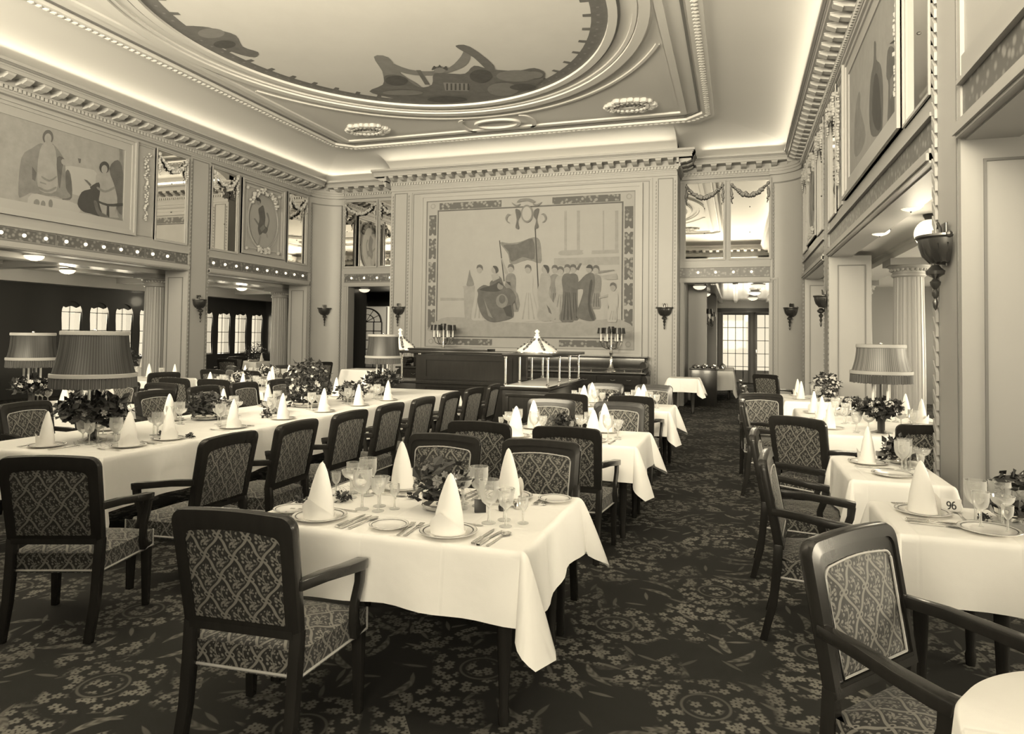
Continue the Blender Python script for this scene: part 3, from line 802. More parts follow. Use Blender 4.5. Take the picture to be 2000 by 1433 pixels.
# ------------------------------------------------------------------ furniture prototypes
def rrect(w, z0, z1, r, n=6, bow=0.0):
    """rounded rectangle outline in (x, z), square at the foot"""
    pts = [(-w / 2 * .96, z0), (w / 2 * .96, z0)]
    for i in range(n + 1):
        a = pi / 2 * i / n; pts.append((w / 2 - r + r * cos(a), z1 - r + r * sin(a)))
    for i in range(1, 6):
        t = i / 6; pts.append(((w / 2 - r) * (1 - 2 * t), z1 + bow * sin(pi * t)))
    for i in range(n + 1):
        a = pi / 2 + pi / 2 * i / n; pts.append((-w / 2 + r + r * cos(a), z1 - r + r * sin(a)))
    return pts
def make_chair():
    r = empty('dining_armchair')
    lean = lambda z: -.225 - max(0, z - .45) * .19
    # seat
    s = MB(); zb, zt = .335, .437
    fw, bw, yf, yb = .28, .235, .225, -.235
    N_ = 10; vs = []
    for j in range(N_ + 1):
        for i in range(N_ + 1):
            a, c = i / N_, j / N_; w = bw + (fw - bw) * c
            h = .034 * (1 - (2 * a - 1) ** 4) * (1 - (2 * c - 1) ** 4)
            vs.append(((2 * a - 1) * w, yb + (yf - yb) * c, zt + h))
    s.add(vs, [(j * (N_ + 1) + i, j * (N_ + 1) + i + 1, (j + 1) * (N_ + 1) + i + 1, (j + 1) * (N_ + 1) + i) for j in range(N_) for i in range(N_)], FABRIC)
    C = [(-bw, yb), (bw, yb), (fw, yf), (-fw, yf)]
    s.hexa([(x, y, zb) for x, y in C], [(x, y, zt) for x, y in C], FABRIC)
    seat = s.build('seat', r, uv=True, angle=40)
    q = MB(); L = [(x * 1.006, y * 1.006, zb + .012) for x, y in C]; L.append(L[0])
    for i in range(4):
        a, b = Vector(L[i]), Vector(L[i + 1]); q.tube([a, b], .0065, NAIL, 5)
    q.tube([(fw, yf + .003, zb + .012), (fw, yf + .003, zt)], .0055, NAIL, 5); q.tube([(-fw, yf + .003, zb + .012), (-fw, yf + .003, zt)], .0055, NAIL, 5)
    q.tube([(bw, yb - .003, zb + .012), (bw, yb - .003, zt)], .0055, NAIL, 5); q.tube([(-bw, yb - .003, zb + .012), (-bw, yb - .003, zt)], .0055, NAIL, 5)
    q.build('braid_trim', seat)
    # legs
    for sx in (-1, 1):
        m = MB(); m.hexa([(sx * .262 + a * .017, .200 + b * .017, 0) for a, b in ((-1, -1), (1, -1), (1, 1), (-1, 1))],
                         [(sx * .258 + a * .024, .197 + b * .024, .37) for a, b in ((-1, -1), (1, -1), (1, 1), (-1, 1))], WOOD)
        m.build('front_leg', r, bev=.004)
        m = MB(); m.bar([(sx * .222, -.315, 0), (sx * .225, -.265, .2), (sx * .226, -.245, .40), (sx * .228, lean(.52), .52)], .042, [.036, .042, .048, .046], WOOD)
        m.build('rear_leg', r, bev=.004)
    # back frame: swept ring with a moulded face
    O = rrect(.515, .50, .962, .052, bow=.008); I = rrect(.400, .538, .882, .035, bow=.012)
    M1 = rrect(.455, .525, .922, .040, bow=.008)
    n = len(O); fr = MB(); vs = []
    y = lambda z, d: lean(z) + d
    rows = [[(x, y(z, -.024), z) for x, z in I], [(x, y(z, -.026), z) for x, z in M1], [(x * .985, y(z, -.022), z - .004) for x, z in O], [(x, y(z, -.012), z) for x, z in O],
            [(x, y(z, .012), z) for x, z in O], [(x * .985, y(z, .024), z - .004) for x, z in O], [(x, y(z, .026), z) for x, z in M1], [(x, y(z, .018), z) for x, z in M1], [(x, y(z, .020), z) for x, z in I], [(x, y(z, .0), z) for x, z in I]]
    for R_ in rows: vs += R_
    fs = [(k * n + i, k * n + (i + 1) % n, (k + 1) * n + (i + 1) % n, (k + 1) * n + i) for k in range(len(rows) - 1) for i in range(n)]
    fr.add(vs, fs, WOOD)
    fr.bar([(-.22, y(.515, -.002), .515), (.22, y(.515, -.002), .515)], .05, .046, WOOD, side=Vector((0, 1, 0)))
    frame = fr.build('back_frame', r, angle=50)
    # padded panel, front and rear
    P = rrect(.408, .533, .886, .037, bow=.012); k = len(P); cz = .72
    pd = MB()
    for d, e in ((.012, .020), (-.018, -.008)):
        vs = [(x, y(z, d), z) for x, z in P]; prev = 0
        for s_ in (.8, .5): vs += [(x * s_, y(cz + (z - cz) * s_, d + e * (1 - s_ ** 3)), cz + (z - cz) * s_) for x, z in P]
        fs = [(j * k + i, j * k + (i + 1) % k, (j + 1) * k + (i + 1) % k, (j + 1) * k + i) for j in range(2) for i in range(k)] + [tuple(range(2 * k, 3 * k))]
        pd.add(vs, fs, FABRIC)
    pd.build('back_panel', r, uv=True, angle=50)
    pp = MB(); pts = [(x, y(z, .021), z) for x, z in rrect(.392, .545, .876, .033, bow=.012)]
    pp.tube(pts + [pts[0]], .0045, NAIL, 5, cap=False); pp.build('braid_piping', frame)
    # arms
    for sx in (-1, 1):
        a = MB(); A = [(sx * .243, lean(.70) - .0, .695), (sx * .268, -.13, .688), (sx * .288, 0.0, .672), (sx * .296, .10, .660), (sx * .292, .155, .652)]
        a.bar(A, [.036, .048, .058, .060, .054], [.040, .040, .038, .042, .042], WOOD, side=Vector((1, 0, 0)))
        arm = a.build('armrest', r, bev=.006)
        b = MB(); b.bar([(sx * .292, .135, .645), (sx * .292, .128, .58), (sx * .286, .098, .50), (sx * .284, .10, .43), (sx * .286, .118, .36)], .032, [.046, .040, .038, .042, .05], WOOD)
        b.build('arm_post', r, bev=.005)
    return reg(r)

def cloth_mesh(x0, x1, y0, y1, zt, drop, m, seed=0, corner=.17, fold=1.0):
    """a cloth laid over a rectangular table: flat top, hanging sides with soft folds, pointed corners"""
    rr = random.Random(seed); mb = MB(); R = .012
    per = []                                     # (x, y, nx, ny, is_corner_param)
    def edge(ax, ay, bx, by, nx, ny):
        L = hypot(bx - ax, by - ay); n = max(4, int(L / .06))
        for i in range(n + 1): t = i / n; per.append((ax + (bx - ax) * t, ay + (by - ay) * t, nx, ny, 0.0, t * L))
    def corn(x, y, a0):
        for i in range(1, 12):
            t = i / 12; a = a0 + pi / 2 * t; per.append((x, y, cos(a), sin(a), t, 0))
    edge(x0, y0, x1, y0, 0, -1); corn(x1, y0, -pi / 2); edge(x1, y0, x1, y1, 1, 0); corn(x1, y1, 0)
    edge(x1, y1, x0, y1, 0, 1); corn(x0, y1, pi / 2); edge(x0, y1, x0, y0, -1, 0); corn(x0, y0, pi)
    n = len(per); QS = [0, .012, .03, .055, .085, .12, .2, .32, .45, .6, .75, .88, 1.0]; rows = len(QS) - 1; vs = []; RB = .022
    ph = [rr.uniform(0, 6.28) for _ in range(6)]
    for j in range(rows + 1):
        q = QS[j]; sd = min(1, q / .10); rb = RB * sin(sd * pi / 2)
        for i, (x, y, nx, ny, t, s) in enumerate(per):
            if t == 0:
                L = drop * (1 + .03 * sin(s * 5 + ph[0])); off = rb + fold * q * (.010 * sin(s * 9 + ph[1]) + .012 * sin(s * 17 + ph[2]) + .02)
                vs.append((x + nx * off, y + ny * off, zt - (L * q if q > .10 else L * .10 * (1 - cos(sd * pi / 2)) * 1.0)))
            else:
                k = sin(pi * t); d = Vector((nx, ny))
                L = drop * (1 + .41 * (1 - abs(2 * t - 1)) ** 1.0)
                out = rb + corner * (.55 + .45 * k) * k * q ** .8 + .02 * q
                zz = sqrt(max(1e-6, (L * q) ** 2 - (out * .55) ** 2)) if q > .10 else L * .10 * (1 - cos(sd * pi / 2)) * .8
                # the fold leans to one side of the diagonal
                w = .5 * k * q * corner * (1 if t > .5 else -1)
                vs.append((x + nx * out - ny * w * .5, y + ny * out + nx * w * .5, zt - zz))
    mb.add(vs, [(j * n + i, j * n + (i + 1) % n, (j + 1) * n + (i + 1) % n, (j + 1) * n + i) for j in range(rows) for i in range(n)], m)
    nx_, ny_ = max(2, int((x1 - x0) / .08)), max(2, int((y1 - y0) / .08))
    tv = []
    for j in range(ny_ + 1):
        for i in range(nx_ + 1):
            x, y = x0 + (x1 - x0) * i / nx_, y0 + (y1 - y0) * j / ny_
            ex = min(i, nx_ - i, j, ny_ - j)
            tv.append((x, y, zt + (.0012 * sin(x * 7 + ph[3]) * sin(y * 6 + ph[4]) if ex > 0 else 0)))
    mb.add(tv, [(j * (nx_ + 1) + i, j * (nx_ + 1) + i + 1, (j + 1) * (nx_ + 1) + i + 1, (j + 1) * (nx_ + 1) + i) for j in range(ny_) for i in range(nx_)], m)
    return mb
TZ = .752                                         # table top; cloth lies 4 mm above
def table(x0, x1, y0, y1, tlabel, clabel, drop=.30, seed=0, corner=.17, group='dining tables', cgroup='white tablecloths', legs=True):
    r = empty('dining_table', ((x0 + x1) / 2, (y0 + y1) / 2, 0)); hx, hy = (x1 - x0) / 2 - .012, (y1 - y0) / 2 - .012
    t = MB(); t.box(-hx, hx, -hy, hy, TZ - .03, TZ, WOOD); t.build('table_top', r, bev=.004)
    t = MB(); t.box(-hx + .06, hx - .06, -hy + .06, hy - .06, TZ - .11, TZ - .03, WOOD); t.build('apron', r)
    for sx in (-1, 1):
        for sy in (-1, 1):
            t = MB(); x, y = sx * (hx - .09), sy * (hy - .09)
            t.lathe([(.022, 0), (.026, .05), (.02, .07), (.032, .35), (.036, .62), (.03, .64), (.036, .66)], WOOD, (x, y, 0), 12); t.build('leg', r)
    tag(r, tlabel, 'table', group)
    c = cloth_mesh(x0, x1, y0, y1, TZ + .004, drop, LINEN, seed, corner).build('tablecloth', angle=60, weld=True)
    tag(c, clabel, 'tablecloth', cgroup)
    return r

def make_napkin():
    mb = MB(); n = 20; vs = []
    prof = [(.062, 0), (.060, .03), (.052, .09), (.040, .15), (.024, .21), (.011, .245), (.002, .256)]
    for rr_, z in prof:
        for i in range(n):
            a = 2 * pi * i / n; k = 1 + .12 * cos(2 * a)
            vs.append((rr_ * k * cos(a) + z * .03, rr_ * .82 * sin(a), z))
    mb.add(vs, [(j * n + i, j * n + (i + 1) % n, (j + 1) * n + (i + 1) % n, (j + 1) * n + i) for j in range(len(prof) - 1) for i in range(n)], NAPK)
    w = []                                        # turned-up cuff with a slanting edge
    for i in range(15):
        a = -pi * .95 + pi * 1.15 * i / 14; h = .015 + .085 * max(0, 1 - abs(i - 4) / 6)
        for z, q in ((0, .070), (h * .5, .071), (h, .074)): w.append((q * 1.1 * cos(a), q * .9 * sin(a), z))
    mb.add(w, [(3 * i + j, 3 * i + 3 + j, 3 * i + 4 + j, 3 * i + 1 + j) for i in range(14) for j in range(2)], NAPK)
    return mb.build('folded_napkin', angle=40)
def make_plate(r=.125, name='dinner_plate'):
    mb = MB(); k = r / .125
    mb.lathe([(.001, .006), (.075 * k, .006), (.085 * k, .010), (.125 * k, .019), (.126 * k, .017), (.085 * k, .004), (.07 * k, 0), (.001, 0)], CHINA, n=40)
    o = mb.build(name, angle=50)
    b = MB(); b.lathe([(.106 * k, .0165), (.111 * k, .0178)], CHINARIM, n=40); b.lathe([(.1235 * k, .0193), (.1255 * k, .0193)], CHINARIM, n=40)
    b.build('rim_band', o)
    return reg(o)
def make_glass(kind):
    P = {'water_goblet': [(.034, 0), (.034, .003), (.008, .008), (.0055, .03), (.0055, .072), (.012, .082), (.032, .098), (.044, .125), (.047, .155), (.046, .198)],
         'wine_glass': [(.030, 0), (.030, .003), (.007, .007), (.005, .025), (.005, .075), (.012, .084), (.028, .097), (.035, .122), (.036, .165)],
         'champagne_coupe': [(.032, 0), (.032, .003), (.007, .008), (.0055, .03), (.0055, .092), (.012, .100), (.034, .110), (.046, .126), (.049, .146)],
         'sherry_glass': [(.026, 0), (.026, .003), (.006, .007), (.0045, .02), (.0045, .058), (.01, .064), (.021, .078), (.024, .10), (.024, .122)]}[kind]
    mb = MB(); mb.lathe([(.001, .001)] + P, GLASS, n=20)
    r, z = P[-1]; mb.lathe([(r + .0012, z - .001), (r + .0012, z + .001), (r - .001, z + .001)], GLASS, n=20)
    mb.lathe([(P[-2][0] + (r - P[-2][0]) * .45 + .0006, P[-2][1] + (z - P[-2][1]) * .45), (P[-2][0] + (r - P[-2][0]) * .7 + .0006, P[-2][1] + (z - P[-2][1]) * .7)], GLASS, n=20)
    return mb.build(kind, angle=50)
def make_fork():
    mb = MB(); mb.bar([(0, -.10, .003), (0, -.05, .004), (0, .01, .006), (0, .035, .006)], [.015, .010, .005, .006], .003, SILVER)
    mb.bar([(0, .033, .006), (0, .05, .004)], [.008, .022], .003, SILVER)
    for x in (-.0095, -.0032, .0032, .0095): mb.bar([(x, .05, .004), (x, .075, .003), (x, .10, .007)], .0034, .0026, SILVER)
    return mb.build('dinner_fork')
def make_knife():
    mb = MB(); mb.bar([(0, -.115, .005), (0, -.02, .006)], [.018, .013], [.009, .008], SILVER)
    mb.bar([(0, -.02, .005), (0, .02, .004), (.002, .09, .003), (-.002, .125, .002)], [.010, .017, .018, .004], .0022, SILVER)
    return mb.build('table_knife', bev=.001, seg=1)
def make_spoon():
    mb = MB(); mb.bar([(0, -.10, .003), (0, -.05, .004), (0, .03, .007), (0, .05, .006)], [.015, .009, .005, .008], .003, SILVER)
    vs = []
    for j in range(5):
        for i in range(14): a = 2 * pi * i / 14; q = j / 4; vs.append((.021 * q * cos(a), .080 + .033 * q * sin(a), .003 + .006 * q * q))
    mb.add(vs, [(j * 14 + i, j * 14 + (i + 1) % 14, (j + 1) * 14 + (i + 1) % 14, (j + 1) * 14 + i) for j in range(4) for i in range(14)], SILVER)
    return mb.build('soup_spoon')

def leaf_cluster(mb, c, r, n, m, seed, size=.05, flat=.7):
    rr = random.Random(seed)
    for _ in range(n):
        while True:
            p = Vector((rr.uniform(-1, 1), rr.uniform(-1, 1), rr.uniform(-1, 1)))
            if .25 < p.length < 1: break
        p = Vector((c[0] + p.x * r, c[1] + p.y * r, c[2] + p.z * r * flat))
        d = Vector((rr.uniform(-1, 1), rr.uniform(-1, 1), rr.uniform(-.6, .9))).normalized(); s = d.cross(Vector((rr.uniform(-1, 1), rr.uniform(-1, 1), 1))).normalized()
        L = size * rr.uniform(.6, 1.3); w = L * .32; u = d.cross(s)
        mb.add([p, p + d * L * .5 + s * w + u * L * .08, p + d * L, p + d * L * .5 - s * w + u * L * .08], [(0, 1, 2, 3)], m)
def blossoms(mb, c, r, n, m, seed, size=.022, flat=.7):
    rr = random.Random(seed)
    for _ in range(n):
        d = Vector((rr.uniform(-1, 1), rr.uniform(-1, 1), rr.uniform(-.2, 1))).normalized()
        p = Vector(c) + Vector((d.x * r, d.y * r, d.z * r * flat))
        k = rr.randint(5, 6); a = d.cross(Vector((.3, .1, 1))).normalized(); b = d.cross(a); S = size * rr.uniform(.7, 1.2)
        vs = [tuple(p)]; fs = []
        for i in range(k):
            t = 2 * pi * i / k
            for e, q in ((-.45, .75), (0, 1.0), (.45, .75)): vs.append(tuple(p + (a * cos(t + e) + b * sin(t + e)) * S * q + d * S * .35))
            fs.append((0, 3 * i + 1, 3 * i + 2, 3 * i + 3))
        mb.add(vs, fs, m)
def flowers(loc, label, r=.13, h=.24, seed=1, bowl='silver', nl=170, nb=14, pet=None, nm='flower_bowl', group=None, lp=None):
    o = empty(nm, loc); tag(o, label, 'flowers', group)
    b = MB()
    br = r * .62
    b.lathe([(br * .5, 0), (br * .85, .008), (br, .035), (br * 1.05, .06), (br * 1.0, .062), (br * .9, .04), (br * .5, .015)], SILVER if bowl == 'silver' else GLASS, n=24)
    b.lathe([(br * 1.04, .022), (br * 1.075, .027), (br * 1.04, .032)], SILVER, n=24); b.build('bowl', o)
    f = MB(); leaf_cluster(f, (0, 0, h * .55), r, nl, lp or LEAF, seed, .06, h * .52 / r); leaf_cluster(f, (0, 0, .08), r * .8, nl // 4, lp or LEAF, seed + 3, .06, .5)
    f.build('foliage', o, smooth=False)
    if nb:
        f = MB(); blossoms(f, (0, 0, h * .5), r * .95, nb, pet or MIDPETAL, seed + 5, .024, h * .5 / r); f.build('blossoms', o, smooth=False)
    return o
def sprig(loc, label, seed, r=.035, fern=False, group='sprays of greenery strewn on the cloths'):
    f = MB()
    if fern:
        rr = random.Random(seed)
        for k in range(26):
            a = rr.uniform(0, 6.28); p = Vector((rr.uniform(-.13, .13), rr.uniform(-.09, .09), .004)); q = p
            for j in range(5):
                a += rr.uniform(-.5, .5); q2 = q + Vector((cos(a) * .02, sin(a) * .02, rr.uniform(-.004, .012))); q2.z = max(.003, q2.z)
                f.add([q + Vector((0, .0018, 0)), q - Vector((0, .0018, 0)), q2 - Vector((0, .0018, .0)), q2 + Vector((0, .0018, 0))], [(0, 1, 2, 3)], FERN); q = q2
    else:
        leaf_cluster(f, (0, 0, r * .62), r, 60, LEAF, seed, r * .7, .55)
    o = f.build('greenery_spray', smooth=False); o.location = loc
    return tag(o, label, 'greenery', group)
def lamp(loc, label, R=.29, rt=.225, zb=.46, h=.40, dark=True, group='fringed table lamps', seed=1, wr=.27, pet=None):
    r = empty('table_lamp', loc); tag(r, label, 'lamp', group)
    b = MB(); b.lathe([(.001, 0), (.10, 0), (.10, .012), (.06, .022), (.03, .035)], BRASS, n=24); b.build('base', r)
    b = MB()
    for i in range(14):
        a = 2 * pi * i / 14; b.tube([(.026 * cos(a), .026 * sin(a), .03), (.026 * cos(a), .026 * sin(a), .17)], .006, BRONZE, 5)
    b.lathe([(.034, .165), (.034, .175), (.012, .18), (.012, zb + h * .8)], BRONZE, n=12); b.build('stem', r)
    for i in range(4):
        a = 2 * pi * i / 4 + .5; k = MB(); k.lathe([(.011, .20), (.011, zb + .09), (.006, zb + .10), (.001, zb + .102)], CANDLE, (.085 * cos(a), .085 * sin(a), 0), 8); k.build('candle_tube', r)
    f = MB(); leaf_cluster(f, (0, 0, .235), wr, 600, LEAF, seed, .07, .42); fo = f.build('foliage_wreath', r, smooth=False)
    f = MB(); blossoms(f, (0, 0, .235), wr * .95, 26, pet or MIDPETAL, seed, .026, .45); f.build('blossoms', fo, smooth=False)
    S = SHADE_D if dark else SHADE_L
    s = MB(); n = 120; vs = []
    for j in range(7):
        t = j / 6; q = R + (rt - R) * t - .012 * sin(pi * t)
        for i in range(n): a = 2 * pi * i / n; w = q + (.003 if i % 2 else -.003); vs.append((w * cos(a), w * sin(a), zb + .07 + (h - .07) * t))
    s.add(vs, [(j * n + i, j * n + (i + 1) % n, (j + 1) * n + (i + 1) % n, (j + 1) * n + i) for j in range(6) for i in range(n)], S)
    sh = s.build('lamp_shade', r, angle=80)
    for z, q in ((zb + .095, R + .002), (zb + h - .008, rt + .004)):
        k = MB(); k.lathe([(q - .004, -.017), (q + .006, -.014), (q + .007, 0), (q + .006, .014), (q - .004, .017)], BRAID, (0, 0, z), 48); k.build('braid_band', sh)
    k = MB(); n = 160; vs = []
    rr = random.Random(seed)
    for i in range(n): a = 2 * pi * i / n; q = R + (.004 if i % 2 else -.002); vs += [(q * cos(a), q * sin(a), zb + .085), ((q + .004) * cos(a), (q + .004) * sin(a), zb + rr.uniform(-.004, .004))]
    k.add(vs, [(2 * i, 2 * i + 1, (2 * i + 3) % (2 * n), (2 * i + 2) % (2 * n)) for i in range(n)], FRINGE); k.build('fringe', sh)
    k = MB(); k.lathe([(rt, zb + h - .004), (.02, zb + h - .004)], S, n=32); k.ball((0, 0, zb + h + .015), .014, BRASS); k.build('finial', sh)
    return r

def sconce(M, u, z, label, sc=1.15):
    """half-bowl uplighter with a pendant tail, M maps (u, out, z)"""
    r = None
    T = lambda x, y, zz: M(u + x * sc, .02 + max(0, y) * sc, z + zz * sc)
    b = MB(); b.lathe([(.02, -.15), (.085, -.135), (.127, -.085), (.142, -.03), (.146, .0), (.16, .012), (.158, .024), (.138, .02), (.12, -.02), (.06, -.12)], BRONZE, n=20, a0=0, a1=pi, T=T)
    for i in range(9):                            # acanthus ribs
        a = pi * (i + .5) / 9
        b.tube([T(.078 * cos(a), .078 * sin(a), -.137), T(.12 * cos(a), .12 * sin(a), -.088), T(.137 * cos(a), .137 * sin(a), -.03), T(.125 * cos(a), .135 * sin(a), .0)], .007 * sc, BRONZE, 5)
    r = b.build('wall_sconce'); tag(r, label, 'wall lamp', 'bronze bowl sconces')
    p = MB(); p.box(-.05, .05, -.02, .012, -.16, .1, BRONZE, T); p.build('backplate', r, bev=.004)
    t = MB(); t.lathe([(.001, -.42), (.012, -.40), (.016, -.37), (.008, -.35), (.018, -.33), (.02, -.31), (.009, -.295), (.026, -.27), (.03, -.25), (.01, -.23), (.048, -.205), (.052, -.185), (.03, -.165), (.02, -.15)], BRONZE, n=14, T=lambda x, y, zz: M(u + x * sc, .02 + (.055 + y) * sc, z + zz * sc)); t.build('pendant_tail', r)
    l = MB(); l.tube([T(-.02, .03, .02), T(-.022, .035, .07), T(0, .04, .10), T(.022, .035, .07), T(.02, .03, .02)], .009 * sc, BRONZE, 6); l.build('loop', r)
    for q in (-1, 1):
        e = MB(); e.ball(T(q * .15, .02, .015), .02 * sc, BRONZE, 8, 5); e.build('knob', r)
    return r
def ceiling_bowl(loc, label, group='bowl lamps on the aisle ceilings', sc=1.0):
    r = empty('ceiling_lamp', loc); r.scale = (sc, sc, sc); tag(r, label, 'ceiling lamp', group)
    b = MB(); b.lathe([(.001, 0), (.12, 0), (.13, -.02), (.05, -.035)], BRONZE, n=20); b.build('ceiling_rose', r)
    b = MB(); b.lathe([(.16, -.05), (.15, -.09), (.11, -.125), (.05, -.145), (.001, -.15)], OPAL, n=24); b.build('glass_bowl', r)
    b = MB(); b.lathe([(.15, -.035), (.17, -.04), (.17, -.055), (.15, -.06)], BRONZE, n=24); b.lathe([(.001, -.148), (.015, -.152), (.001, -.175)], BRONZE, n=10); b.build('rim', r)
    return r
